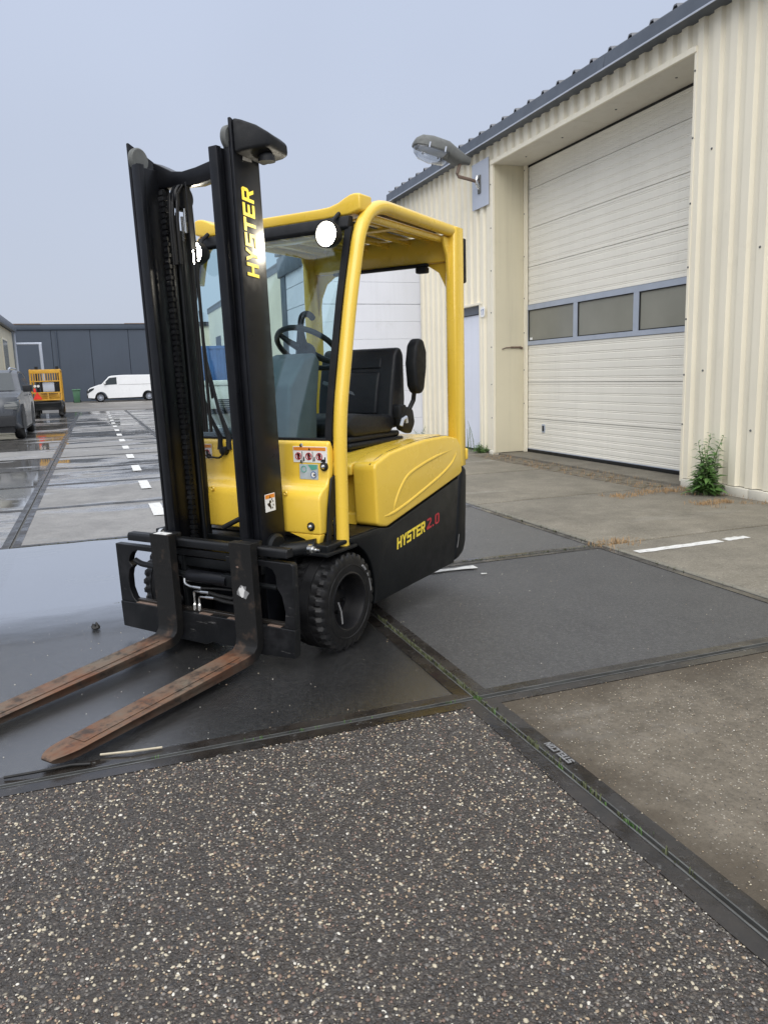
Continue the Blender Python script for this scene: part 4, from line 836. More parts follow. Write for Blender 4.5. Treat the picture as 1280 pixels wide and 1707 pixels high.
# hood side panels with raised swage lines
hp = [(-.350, .528), (-.338, .800), (-.352, .824), (-.484, .860), (-.667, .880), (-.865, .893), (-1.116, .893), (-1.245, .872), (-1.300, .825), (-1.312, .668), (-1.278, .652), (-.87, .576), (-.455, .501), (-.435, .500), (-.372, .514)]
up_ = [(-.499, .546), (-.523, .604), (-.575, .669), (-.659, .727), (-.808, .764), (-.992, .792), (-1.22, .812)]
lo_ = [(-.39, .556), (-.489, .558), (-.652, .588), (-.853, .636), (-1.056, .690), (-1.188, .744), (-1.257, .818)]
def smooth(ps, n=6):
    out = []
    for i in range(len(ps)-1):
        p0, p1, p2, p3 = ps[max(i-1, 0)], ps[i], ps[i+1], ps[min(i+2, len(ps)-1)]
        for k in range(n):
            t = k/n; out.append(tuple(.5*((2*b)+(-a+c)*t+(2*a-5*b+4*c-d)*t*t+(-a+3*b-3*c+d)*t**3) for a, b, c, d in zip(p0, p1, p2, p3)))
    return out+[ps[-1]]
for s_ in (-1, 1):
    o = pr('hood_side_panel', hp, .40*s_, .530*s_, 'yellow', .026, seg=5, ang=50)
    for ps in (up_, lo_):
        q = MB(); pts = smooth(ps); nn = len(pts); q.tube([(x, s_*(.5225-.006*max(0, 1-min(i, nn-1-i)/7)), z) for i, (x, z) in enumerate(pts)], .0125, 14); q.build('swage_line', M['yellow'], o, ang=80)
# seat deck with lip, panel under it
pr('seat_deck', [(-.330, .760), (-.330, .806), (-.345, .820), (-.45, .830), (-.60, .850), (-.9, .868), (-1.30, .885), (-1.33, .86), (-1.33, .70), (-.42, .70), (-.42, .760)], -.398, .398, 'yellow', .012, seg=3)
bx('battery_panel', (-.62, -.40, .512), (-.405, .398, .758), 'yellow', .02, 3)
pr('battery_panel_skirt', [(-.402, .512), (-.375, .512), (-.390, .56), (-.402, .57)], -.39, .39, 'yellow', .003)
for s_ in (-1, 1):
    q = MB(); q.tube(smooth([(-.345, s_*.497, .8185), (-.484, s_*.497, .8575), (-.667, s_*.497, .8780), (-.865, s_*.497, .8915), (-1.116, s_*.497, .8925), (-1.235, s_*.497, .874)]), .0022, 6); q.build('panel_gap', M['blackprint'], fk)
bx('floor_mat', (-.40, -.40, .508), (-.02, .28, .516), 'rubber', .002, 1)
# rear pieces above the counterweight
bx('rear_cover', (-1.385, -.50, .705), (-1.335, .50, .86), 'yellow', .018, 3)
bx('rear_latch', (-1.39, .40, .73), (-1.36, .535, .80), 'yellow', .012, 3)
# lettering on the chassis side
q = lettering(MB(), 'HYSTER', (-.527, .5305, .366), (-.311, 0, .037), (0, 0, 1), (0, 1, 0), .306, .058, .10, .08); q.build('lettering', M['letteryellow'], fk, label='yellow maker lettering on the black chassis side')
q = lettering(MB(), '2.0', (-.852, .5305, .407), (-.30, 0, .032), (0, 0, 1), (0, 1, 0), .150, .056, .22, .08); q.build('lettering', M['letterred'], fk, label='red capacity number on the black chassis side')
q = MB(); q.tube([(-1.215, .536, .235), (-1.23, .5365, .275), (-1.24, .5355, .31)], .0018, 5); q.build('scratch', M['lightgreyprint'], fk)

# drive wheels
def lug_tyre(name, parent, cy, out):
    """tread across the width: two shoulder rows of lugs, ribs and grooves in the middle"""
    n = 150; w2 = .098; b = MB(); vs = []
    prof = [(.135, -1), (.148, -1.01), (.190, -1.0), (.206, -.97), (.222, -.88), (.226, -.70), (.226, -.55), (.226, -.34), (.219, -.30), (.226, -.26), (.226, .26), (.219, .30), (.226, .34), (.226, .55), (.226, .70), (.222, .88), (.206, .97), (.190, 1.0), (.148, 1.01), (.135, 1)]
    k = len(prof)
    for j in range(n):
        for i, (r_, o) in enumerate(prof):
            ph = (j+(2 if o < 0 else 0)+abs(o)*4) % 5
            rr_ = r_
            if abs(o) > .5 and r_ > .2 and ph < 1.7: rr_ = r_-(.013 if abs(o) > .69 else .008)
            t = 2*math.pi*j/n; vs.append((AX+rr_*math.cos(t), cy+o*w2, WR+rr_*math.sin(t)))
    b.q(vs, [(j*k+i, j*k+i+1, ((j+1) % n)*k+i+1, ((j+1) % n)*k+i) for j in range(n) for i in range(k-1)])
    o = b.build(name, M['rubber'], parent, ang=28)
    s2 = out; b = MB()
    b.lathe([(.137, s2*w2*1.0), (.131, s2*w2*1.03), (.126, s2*w2*1.0), (.120, s2*w2*.80), (.112, s2*w2*.40), (.10, s2*w2*.1), (.04, s2*w2*.05), (.036, s2*w2*.22), (0, s2*w2*.24)], (AX, cy, WR), 'y', 48); b.lathe([(.135, s2*w2), (.135, -s2*w2), (0.0, -s2*w2*.9)], (AX, cy, WR), 'y', 32)
    rm = b.build('rim', M['rim'], o, ang=30)
    for i in range(6):
        t = 2*math.pi*i/6+.3; b = MB(); b.lathe([(0, s2*.022), (.009, s2*.02), (.009, 0)], (AX+.066*math.cos(t), cy+s2*w2*.06, WR+.066*math.sin(t)), 'y', 6); b.build('wheel_nut', M['rim'], o)
    # moulded ring and wear marks on the sidewall
    b = MB(); b.tube([(AX+.168*math.cos(2*math.pi*i/64), cy+s2*w2*1.0, WR+.168*math.sin(2*math.pi*i/64)) for i in range(64)], .0035, 6, True); b.build('sidewall_ring', M['rubber'], o)
    return o
for s_ in (-1, 1):
    wh = lug_tyre('drive_wheel', fk, s_*.452, s_)
    if s_ == 1:
        for a0, a1, th in ((128, 140, .006), (148, 153, .004), (158, 178, .003)):
            b = MB(); pts = [(AX+.183*math.cos(R(a0+(a1-a0)*i/6)), .452+.0985, WR+.183*math.sin(R(a0+(a1-a0)*i/6))) for i in range(7)]; b.tube(pts, th, 6); b.build('sidewall_scuff', M['lightgreyprint'], wh)
        b = MB(); b.tube([(AX+.02, .50, WR-.005), (AX+.015, .512, WR-.05), (AX+.035, .53, WR-.10)], .004, 6); b.build('valve_stem', M['lightgreyprint'], wh)
b = MB(); b.lathe([(0, -.09), (.18, -.09), (.20, -.07), (.20, .07), (.18, .09), (0, .09)], (-1.05, 0, .20), 'y', 32); b.build('steer_wheel', M['rubber'], fk)

# front cowl
cp = [(-.062, .958), (-.040, .945), (-.036, .785), (-.022, .762), (.016, .742), (.038, .722), (.046, .698), (.046, .545), (-.02, .545), (-.09, .90)]
pr('front_cowl', cp, -.47, .475, 'yellow', .010, seg=3, ang=50)
pr('cowl_corner', [(.30, .545), (.475, .545), (.455, .488), (.42, .470), (.385, .52)], .010, .044, 'yellow', .004, 'x')
def bolt(u, v, z, r=.02):
    q = MB(); q.lathe([(0, .012), (r*.6, .010), (r, .004), (r, -.004)], (u, v, z), 'x', 18); o = q.build('bolt', M['hose'], fk)
    q = MB(); q.lathe([(0, .022), (r*.35, .019), (r*.55, .010)], (u, v, z), 'x', 14); q.build('bolt_head', M['chrome'], o)
bolt(-.034, .452, .842); bolt(.046, .425, .582)
for z in (.935, .862):
    q = MB(); q.lathe([(0, .008), (.007, .006), (.009, 0)], (-.036, .330, z), 'x', 12); q.build('rivet', M['chrome'], fk)
for v in (-.15, .29):
    q = MB(); q.lathe([(.012, .002), (.008, .006), (.004, .001), (0, .001)], (.044, v, .725), 'x', 12); q.build('cowl_plug', M['yellow'], fk)
# mounting brackets beside the cowl
for s_ in (-1, 1):
    q = MB(); q.prism([(-.06, .80), (-.035, .79), (-.005, .66), (.02, .478), (-.012, .478), (-.035, .60), (-.06, .62)], .478*s_, .488*s_); q.prism([(-.06, .62), (-.045, .61), (-.045, .478), (-.075, .478), (-.09, .80), (-.06, .80)], .4785*s_, .4875*s_); q.build('guard_bracket', M['black'], fk, .003, 1)
# stickers
def sticker(name, a, b_, mat): return bx(name, a, b_, mat, 0)
us = -.0345
st = sticker('warning_sticker', (us-.006, .283, .858), (us, .448+.02, .930), 'sticker')
def flat(parent, poly, u, mat, name, th=.0006):
    q = MB(); q.prism(poly, u, u+th, 'x'); q.build(name, M[mat], parent)
def ringp(cy_, cz, r, parent, mat, u, t=.0022):
    q = MB(); q.tube([(u, cy_+r*math.cos(2*math.pi*i/18), cz+r*math.sin(2*math.pi*i/18)) for i in range(18)], t, 5, True); q.build('print_ring', M[mat], parent)
u1 = us+.0004
flat(st, rc(.287, .912, .464, .927), u1, 'orange', 'orange_band')
flat(st, [(.369, .9135), (.381, .9135), (.375, .9255)], u1+.0007, 'blackprint', 'hazard_triangle')
for k, c0 in enumerate((.312, .370, .428)):
    ringp(c0, .886, .0155, st, 'redprint', u1+.001)
    flat(st, [(c0-.004, .872), (c0+.006, .872), (c0+.009, .888), (c0+.003, .899), (c0-.004, .899), (c0-.008, .886)], u1, 'blackprint', 'figure')
    flat(st, [(c0-.013, .897), (c0-.010, .899), (c0+.012, .874), (c0+.009, .872)], u1+.0016, 'redprint', 'cross_bar')
    flat(st, rc(c0+.020, .862, c0+.023, .908) if k < 2 else rc(c0+.008, .862, c0+.034, .874), u1, 'blackprint', 'pictogram')
    flat(st, [(c0+.026, .864), (c0+.034, .864), (c0+.034, .884), (c0+.029, .884)], u1+.0001, 'blackprint', 'pictogram')
st = sticker('warning_sticker', (us-.006, -.29, .860), (us, -.215, .930), 'sticker')
flat(st, rc(-.288, .912, -.217, .927), u1, 'orange', 'orange_band'); ringp(-.245, .886, .016, st, 'redprint', u1+.001)
flat(st, [(-.25, .872), (-.238, .872), (-.236, .9), (-.25, .9)], u1, 'blackprint', 'figure'); flat(st, rc(-.232, .862, -.219, .880), u1, 'blackprint', 'pictogram')
st = sticker('inspection_sticker', (us-.006, .318, .782), (us+.004, .418, .850), 'silverfoil'); u3 = us+.0044
flat(st, [(.365, .8485), (.4165, .8485), (.4165, .830), (.385, .824)], u3, 'greenprint', 'green_corner'); ringp(.343, .828, .014, st, 'greenprint', u3); ringp(.395, .803, .014, st, 'blueprint', u3)
flat(st, [(.395+.0115*math.cos(i*.524), .803+.0115*math.sin(i*.524)) for i in range(12)], u3, 'sticker', 'white_disc'); flat(st, rc(.396, .798, .404, .808), u3+.0007, 'blackprint', 'date_print')

# overhead guard
gp = [(-.085, .475), (-.10, 1.045), (-.160, 1.31), (-.224, 1.572), (-.307, 1.830), (-.42, 2.012), (-.60, 2.014), (-1.345, 2.008)]
for s_ in (-1, 1):
    path = fillet([(-.085, s_*.50, .475), (-.10, s_*.50, 1.045), (-.224, s_*.50, 1.572), (-.365, s_*.498, 2.020), (-1.345, s_*.49, 2.010)], [.14, .14, .22], 10)
    q = MB(); q.tube(path, .0315, 16); q.build('guard_front_post', M['yellow'], fk, ang=60)
    path2 = fillet([(-.30, s_*.462, 1.72), (-.36, s_*.458, 1.965), (-1.30, s_*.452, 1.965)], [.16], 8)
    q = MB(); q.tube(path2, .020, 10); q.build('guard_inner_rail', M['yellow'], fk, ang=60)
    q = MB(); q.prism([(-1.375, .462), (-1.355, .452), (-1.285, .452), (-1.265, .468), (-1.265, .515), (-1.285, .530), (-1.360, .530), (-1.375, .515)], .70, 2.03, 'z'); q.v = [(x, s_*y, z) for x, y, z in q.v]; q.build('guard_rear_post', M['yellow'], fk, .004, 1)
    q = MB(); q.prism([(-1.20, 1.975), (-1.27, 1.975), (-1.27, 1.72), (-1.262, 1.76), (-1.245, 1.88), (-1.215, 1.925)], .470*s_, .486*s_); q.build('guard_gusset', M['yellow'], fk, .003, 1)
ht = [(.0, 2.004), (.28, 2.003), (.335, 2.006), (.385, 2.018), (.42, 2.034), (.45, 2.045), (.475, 2.048), (.505, 2.044)]
q = MB(); q.prism([(-v, z) for v, z in ht[::-1]]+ht[1:]+[(.505, 1.972), (.44, 1.958), (.30, 1.953), (-.30, 1.953), (-.44, 1.958), (-.505, 1.972)], -.43, -.325, 'x'); q.build('guard_header', M['yellow'], fk, .010, 3, 40)
pr('windscreen_header', [(-.295, 1.885), (-.283, 1.90), (-.300, 1.950), (-.335, 1.952), (-.34, 1.90)], -.46, .46, 'plastic', .006)
bx('guard_rear_beam', (-1.355, -.46, 1.855), (-1.295, .46, 2.0), 'yellow', .01)
bx('rear_lamp_bar', (-1.31, -.30, 1.835), (-1.27, .34, 1.853), 'plastic', .006)
bx('rear_lamp', (-1.31, .27, 1.80), (-1.265, .34, 1.8345), 'plastic', .008)
for s_ in (-1, 1):
    pr('guard_knee_plate', [(.25*s_, 1.854), (.33*s_, 1.838), (.39*s_, 1.80), (.43*s_, 1.72), (.453*s_, 1.60), (.453*s_, 1.854)], -1.345, -1.325, 'yellow', .003, 'x', 1)
for k in range(6):
    v = -.36+k*.144; bx('roof_bar', (-1.30, v-.014, 1.965), (-.38, v+.014, 2.0), 'yellow', .004)
bx('roof_cross_bar', (-.80, -.45, 1.955), (-.74, .45, 1.966), 'yellow', .003)
q = MB(); q.box((-1.30, -.45, 2.004), (-.40, .45, 2.008)); q.build('roof_panel', M['roofglass'], fk)
bx('rear_corner_lamp', (-1.425, .44, 1.74), (-1.378, .52, 1.985), 'plastic', .01)
# windscreen and black surround
wp = [(-.070, .950), (-.083, 1.045), (-.125, 1.25), (-.202, 1.572), (-.283, 1.845), (-.30, 1.90)]
q = MB(); n = len(wp); vs = [(u, -.452, z) for u, z in wp]+[(u, .452, z) for u, z in wp]; q.q(vs+[(x-.005, y, z) for x, y, z in vs], [(i, i+1, n+i+1, n+i) for i in range(n-1)]+[(2*n+i, 3*n+i, 3*n+i+1, 2*n+i+1) for i in range(n-1)]+[(i, 2*n+i, 2*n+i+1, i+1) for i in range(n-1)]+[(n+i, n+i+1, 3*n+i+1, 3*n+i) for i in range(n-1)]); ws = q.build('windscreen', M['glass'], fk, ang=60)
for s_ in (-1, 1):
    q = MB(); vv = []
    for u, z in wp: vv += [(u+.006, s_*.440, z), (u+.006, s_*.474, z), (u-.022, s_*.474, z), (u-.022, s_*.440, z)]
    q.q(vv, [(i*4+j, i*4+(j+1) % 4, i*4+4+(j+1) % 4, i*4+4+j) for i in range(n-1) for j in range(4)]+[(0, 1, 2, 3), (n*4-4, n*4-3, n*4-2, n*4-1)]); q.build('windscreen_frame', M['plastic'], ws)
bx('windscreen_sill', (-.085, -.45, .940), (-.058, .45, .966), 'plastic', .004)
# wiper
def onglass(v, z, d=.018):
    for (u0, z0), (u1_, z1) in zip(wp, wp[1:]):
        if z0 <= z <= z1: return (u0+(u1_-u0)*(z-z0)/(z1-z0)+d, v, z)
wi = MB(); wi.tube([(-.035, -.10, .905), onglass(-.105, .965, .03), onglass(-.19, 1.10, .02), onglass(-.30, 1.34)], [.016, .014, .008, .007], 8)
wo_ = wi.build('wiper_arm', M['plastic'], ws)
q = MB(); q.tube([(-.035, -.155, .905), onglass(-.16, .965, .03), onglass(-.25, 1.08, .022), onglass(-.40, 1.36)], [.016, .012, .007, .006], 8); q.build('wiper_link', M['plastic'], ws)
q = MB(); q.tube([onglass(-.24, 1.15, .012), onglass(-.31, 1.36, .012), onglass(-.38, 1.58, .012)], .007, 6); q.build('wiper_blade', M['hose'], ws)
q = MB(); q.lathe([(0, .03), (.018, .025), (.022, 0)], (-.036, -.125, .90), 'x', 14); q.build('wiper_pivot', M['plastic'], ws)
tb('washer_hose', fillet([(-.02, -.12, .895), (-.01, -.14, .865), (-.01, -.20, .870), (-.03, -.235, .872)], .02), .005, 'hose', 6)
q = MB(); q.lathe([(0, .012), (.010, .01), (.012, 0)], (-.034, -.235, .872), 'x', 12); q.build('hose_grommet', M['hose'], fk)

# work lamps (lit)
for s_ in (-1, 1):
    v, z = .40*s_, 1.862
    q = MB(); q.lathe([(0, -.085), (.03, -.085), (.052, -.05), (.060, -.012), (.060, .004), (.054, .004), (.050, -.012)], (-.20, v, z), 'x', 24); wl = q.build('work_lamp', M['plastic'], fk)
    q = MB(); q.lathe([(0, .006), (.03, .003), (.0505, -.008)], (-.20, v, z), 'x', 24); q.build('lamp_lens', M['lit'], wl)
    tb('lamp_bracket', [(-.25, v, z+.03), (-.262, v, 1.93), (-.31, v, 1.965)], .010, 'plastic', 8)
    ld = bpy.data.lights.new('work_lamp_beam', 'SPOT'); ld.energy = 11; ld.color = (1, .90, .72); ld.spot_size = R(120); ld.spot_blend = .8; ld.shadow_soft_size = .045
    lo = bpy.data.objects.new('work_lamp_beam', ld); COL.objects.link(lo); lo.parent = wl; lo.location = (-.185, v, z); lo.rotation_euler = Vector((-.99, 0, .10)).to_track_quat('Z', 'Y').to_euler()

# ---- mast
for s_ in (-1, 1):
    q = MB(); q.prism([(.06, .06), (.22, .06), (.22, 2.255), (.06, 2.19)], .280*s_, .296*s_); q.box((.190, .247*s_, .06), (.2195, .2795*s_, 2.17)); q.box((.0605, .247*s_, .06), (.09, .2795*s_, 2.17)); rail = q.build('outer_mast_rail', M['mast'], fk, .004, 2, mast=True)
    q = MB(); q.box((.222, .196*s_, .10), (.252, .240*s_, 2.155)); q.box((.085, .224*s_, .10), (.2215, .2395*s_, 2.15)); q.box((.085, .196*s_, .10), (.110, .2235*s_, 2.15)); q.build('inner_mast_rail', M['mast'], fk, .004, 2, mast=True)
    q = MB(); q.lathe([(0, -.014), (.044, -.014), (.050, -.008), (.050, .008), (.044, .014), (0, .014)], (.19, .262*s_, 2.185), 'y', 24); q.build('mast_roller', M['lampgrey'], fk, mast=True)
    tb('lift_cylinder', [(.045, .205*s_, .15), (.045, .205*s_, 1.9)], .030, 'black', 14, True)
    # mast pivot at the axle
    q = MB(); q.lathe([(0, -.02), (.055, -.02), (.062, -.01), (.062, .01), (.05, .02), (0, .02)], (.145, s_*.300, .50), 'y', 28); q.build('pivot_flange', M['black'], fk, mast=True)
    q = MB(); q.tube([(.13, s_*.31, .475), (.07, s_*.40, .485), (.05, s_*.455, .49)], [.036, .036, .042], 16); pv_ = q.build('tilt_mount', M['black'], fk)
    q = MB(); q.lathe([(0, .036), (.008, .034), (.008, .014), (.017, .012), (.017, 0), (.026, -.002), (.026, -.02)], (.085, s_*.46, .487), 'y', 14); q.v = [(x, (y if s_ > 0 else -(.92-abs(y)) if False else s_*abs(y)), z) for x, y, z in q.v]; q.build('pivot_bolt', M['chrome'], pv_)
pr('top_crossbar', [(-.245, 2.185), (-.20, 2.165), (-.14, 2.135), (-.08, 2.125), (.0, 2.13), (.245, 2.165), (.245, 2.085), (.0, 2.06), (-.245, 2.075)], .065, .125, 'mast', .005, 'x', 2, True)
bx('lower_crossbar', (.062, -.245, .30), (.10, .245, .47), 'mast', .006, mast=True)
bx('mast_back_plate', (.055, -.24, .07), (.075, .24, .30), 'mast', .004, mast=True)
# sensor housing at the head of the left rail
q = MB(); sec = [(.296, .035, .215, 2.10, 2.255), (.33, .02, .20, 2.11, 2.245), (.375, .0, .165, 2.12, 2.225), (.405, .0, .12, 2.13, 2.20)]; vv = []
for y, a, b_, c, d in sec: vv += [(a, y, c), (b_, y, c+.02), (b_, y, d), (a, y, d-.03)]
q.q(vv, [(i*4+j, i*4+(j+1) % 4, i*4+4+(j+1) % 4, i*4+4+j) for i in range(3) for j in range(4)]+[(0, 1, 2, 3), (12, 13, 14, 15)]); sh = q.build('sensor_housing', M['plastic'], fk, .012, 3, mast=True)
q = MB(); q.lathe([(0, 0), (.035, 0), (.035, .02), (.025, .03), (0, .03)], (.09, .36, 2.10), 'z', 18); q.build('sensor_lens', M['darktrim'], sh, mast=True)
q = MB(); q.box((.11, .2962, 2.105), (.165, .2982, 2.118)); q.build('maker_strip', M['lightgreyprint'], sh, mast=True)
# lettering up the mast
q = lettering(MB(), 'HYSTER', (.114, .2965, 1.650), (0, 0, 1), (1, 0, 0), (0, 1, 0), .348, .072, .08, .12); q.build('lettering', M['letteryellow'], fk, mast=True, label='yellow maker lettering running up the mast rail')
st = bx('hand_warning_sticker', (.118, .2955, .664), (.186, .2972, .742), 'sticker', 0, mast=True)
def flaty(parent, poly, v, mat, name):
    q = MB(); q.prism(poly, v, v+.0006); q.build(name, M[mat], parent, mast=True)
flaty(st, rc(.121, .722, .183, .739), .2974, 'orange', 'orange_band'); flaty(st, [(.147, .7235), (.157, .7235), (.152, .735)], .2981, 'blackprint', 'hazard_triangle')
flaty(st, [(.172, .700), (.158, .703), (.150, .694), (.146, .676), (.150, .672), (.158, .684), (.168, .690)], .2974, 'blackprint', 'hand_print')
flaty(st, [(.152+.0075*math.cos(i*.7854), .706+.0075*math.sin(i*.7854)) for i in range(8)], .2974, 'blackprint', 'gear_print')
for k, (a, c) in enumerate(((.140, .715), (.134, .706), (.133, .690), (.140, .678))): flaty(st, rc(a-.003, c-.004, a+.002, c+.004), .2975, 'blackprint', 'spark_print')
# chain, hoses and sheave between the rails
q = MB(); z = .46; i = 0
while z < 2.04:
    wd = .011 if i % 2 else .016
    q.box((.150, -.166-wd, z), (.172, -.166+wd, z+.0155)); q.box((.155, -.166-.009, z+.0155), (.167, -.166+.009, z+.0235)); z += .0235; i += 1
c_ = q.build('lift_chain', M['carriage'], fk, mast=True)
q = MB(); q.lathe([(0, -.018), (.052, -.018), (.056, -.012), (.046, -.008), (.046, .008), (.056, .012), (.052, .018), (0, .018)], (.115, -.10, 2.02), 'y', 28); q.build('hose_sheave', M['mast'], fk, mast=True)
q = MB(); q.box((.10, -.066, 1.80), (.128, -.058, 2.08)); q.build('sheave_bracket', M['mast'], fk, .003, 1, mast=True)
for v, ztop in ((-.125, 2.05), (-.112, 2.06), (-.085, 2.05)):
    tb('mast_hose', [(.168, v, 1.74), (.168, v, 1.92), (.155, v, 2.03), (.118, v, 2.075), (.08, v, 2.03), (.075, v, 1.80), (.075, v, 1.0)], .0075, 'hose', 8, True)
for v, z in ((-.12, 1.86), (-.09, 1.84), (-.07, 1.87)):
    tb('hose_fitting', [(.135, v, z), (.135, v, z+.10)], .006, 'chrome', 8, True)
tb('mast_tube', [(.13, -.128, .46), (.13, -.128, 1.95)], .010, 'black', 8, True)

# ---- carriage and side shifter
C1, C2 = .258, .300
q = MB(); q.prism([(-.562, .062), (-.30, .055), (-.02, .048), (.02, .066), (.24, .062), (.26, .05), (.492, .062), (.500, .190), (-.566, .190)], C1, C2, 'x'); fr1 = q.build('carriage_lower_bar', M['carriage'], fk, .0025, 1, mast=True)
q = MB(); q.box((C1-.004, -.50, .190), (C1+.02, .46, .205)); q.build('wear_strip', M['edge'], fk, .002, 1, mast=True)
for v0, v1 in ((-.46, -.30), (-.05, .02), (.12, .18), (.35, .42)):
    bx('rubbed_edge', (C1+.0205, v0, .1905), (C2-.004, v1, .1935), 'rustpipe', 0, mast=True)
q = MB(); q.prism([(-.566, .1905), (-.566, .478), (-.30, .478), (-.30, .455), (-.42, .455), (-.452, .447), (-.472, .425), (-.485, .395), (-.462, .375), (-.485, .355), (-.497, .32), (-.498, .26), (-.480, .215), (-.455, .1905)], C1, C2-.006, 'x'); q.build('carriage_side_frame', M['carriage'], fk, .002, 1, mast=True)
q = MB(); q.prism([(.500, .1905), (.508, .470), (.497, .480), (.14, .480), (.14, .455), (.37, .455), (.398, .445), (.412, .42), (.414, .37), (.440, .33), (.452, .26), (.440, .1905)], C1, C2-.006, 'x'); q.build('carriage_side_frame', M['carriage'], fk, .002, 1, mast=True)
q = MB(); q.prism([(.240, .497), (.284, .497), (.284, .524), (.276, .534), (.240, .534)], -.487, .472, 'y'); q.build('hook_bar', M['carriage'], fk, .0015, 1, mast=True)
bx('carriage_upper_bar', (.225, -.30, .452), (.266, .30, .484), 'carriage', .002, mast=True)
bx('carriage_mid_bar', (.215, -.30, .398), (.25, .30, .442), 'black', .002, mast=True)
for s_ in (-1, 1): bx('carriage_plate', (.10, .150*s_, .10), (.257, .175*s_, .48), 'black', .004, mast=True)
tb('side_shift_cylinder', [(.270, -.115, .360), (.270, .125, .360)], .030, 'mast', 18, True)
tb('side_shift_rod', [(.270, .125, .360), (.270, .40, .360)], .012, 'black', 10, True)
tb('side_shift_rod', fillet([(.280, -.455, .402), (.276, -.42, .385), (.272, -.30, .378), (.270, -.115, .36)], .02), .014, 'black', 10, True)
bx('cylinder_block', (.255, .10, .335), (.290, .16, .392), 'black', .004, mast=True)
for v, z, dv in ((-.095, .285, .0), (-.065, .262, 0)):
    tb('hydraulic_elbow', fillet([(.27, v, .19), (.27, v, z), (.27, v+.07, z+.004)], .012, 4), .0055, 'chrome', 8, True)
    tb('hose_ferrule', [(.27, v+.045, z+.003), (.27, v+.095, z+.005)], .0085, 'chrome', 10, True)
    q = MB(); q.lathe([(.0, .0), (.0115, 0), (.0115, .022), (.009, .03), (.006, .034)], (.27, v, .196), 'z', 6); q.build('hex_fitting', M['chrome'], fk, mast=True)
    tb('hydraulic_hose', [(.27, v+.095, z+.005), (.268, v+.15, z-.004), (.26, v+.22, z-.01), (.24, v+.30, z+.02), (.20, v+.34, z+.10)], .0085, 'hose', 8, True)
tb('hydraulic_elbow', fillet([(.278, -.135, .345), (.285, -.13, .322), (.285, -.10, .312), (.285, -.03, .312)], .012, 4), .008, 'chrome', 8, True)
tb('hydraulic_hose', [(.285, -.03, .312), (.28, .06, .318), (.27, .14, .318)], .005, 'hose', 6, True)
q = MB(); q.lathe([(0, .03), (.012, .028), (.022, .012), (.026, 0)], (.262, -.20, .235), 'x', 14); q.build('stop_bolt', M['carriage'], fk, mast=True)
tb('drain_hose', [(.12, -.02, .56), (.10, .06, .60), (.06, .16, .615), (.03, .24, .60)], .012, 'hose', 10, True)

# ---- forks
def fork(v0, v1, label):
    zb = .042; pts = [(.300, .560), (.300, zb+.085)]+[(.300+.085*(1-math.cos(R(t))), zb+.085*(1-math.sin(R(t)))) for t in (30, 60, 90)]
    low = [(.385, zb), (.80, zb+.001), (1.26, zb+.007), (1.29, zb+.008), (1.315, zb+.009), (1.333, zb+.011), (1.345, zb+.014)]
    top = [(1.349, zb+.021), (1.345, zb+.026), (1.333, zb+.029), (1.315, zb+.030), (1.29, zb+.031), (1.26, zb+.0315), (.80, zb+.036), (.42, zb+.041), (.37, zb+.046), (.350, zb+.062), (.343, zb+.09), (.343, .560)]
    poly = pts+low[1:]+top; q = MB()
    vs = []; lay = [v0, v0+.004, (v0+v1)/2, v1-.004, v1]; vc = (v0+v1)/2; hwid = (v1-v0)/2
    for y in lay:
        for u, z in poly:
            k = 1.0
            if u > 1.258: k = .943*math.sqrt(max(.16, 1-((u-1.258)/.100)**2))
            elif u > .9: k = 1-.057*(u-.9)/.358
            e_ = .003 if y in (v0, v1) else 0
            vs.append((u, vc+(y-vc)*k, z))
    n = len(poly); m_ = len(lay)
    q.q(vs, [(i*n+j, i*n+(j+1) % n, (i+1)*n+(j+1) % n, (i+1)*n+j) for i in range(m_-1) for j in range(n)]+[tuple(range(n)), tuple(range(m_*n-1, (m_-1)*n-1, -1))])
    o = q.build('fork', M['fork'], fk, .0025, 1, 30, True, label)
    q = MB(); q.box((.245, v0+.015, .49), (.2995, v1-.015, .556)); q.build('fork_hook', M['carriage'], o, .004, mast=True)
    # worn anti-slip strip lying on the blade
    q = MB(); vv = [(u, y, z) for u, z in ((.43, zb+.0415), (.80, zb+.0365), (1.22, zb+.0318)) for y in (v0+.012, v1-.030)]; k_ = len(vv)
    q.q(vv+[(x, y, z+.0025) for x, y, z in vv], [(6, 7, 9, 8), (8, 9, 11, 10), (0, 2, 8, 6), (2, 4, 10, 8), (1, 7, 9, 3), (3, 9, 11, 5), (0, 6, 7, 1), (4, 5, 11, 10)]); q.build('wear_pad', M['fork'], o, mast=True)
    return o
f1 = fork(.208, .328, 'near fork with rusty blade and a white paint chip on its shank'); f2 = fork(-.268, -.148, 'rusty-bladed fork on the far side')
rr = random.Random(6)
def chip(u, cy_, cz, ry, rz, mat, parent, seed):
    r_ = random.Random(seed); q = MB(); pl = [(cy_+ry*math.cos(i*.4488)*r_.uniform(.55, 1.1), cz+rz*math.sin(i*.4488)*r_.uniform(.6, 1.1)) for i in range(14)]; q.prism(pl, u, u+.0008, 'x'); q.build('paint_chip', M[mat], parent, mast=True)
chip(.3434, .264, .345, .020, .030, 'line', f1, 1); chip(.3432, .268, .345, .034, .036, 'lightgreyprint', f1, 2); chip(.3434, .25, .455, .008, .006, 'rustpipe', f1, 3)
q = MB(); q.box((.302, -.245, .5605), (.340, -.165, .562)); q.build('paint_chip', M['line'], f2, mast=True)

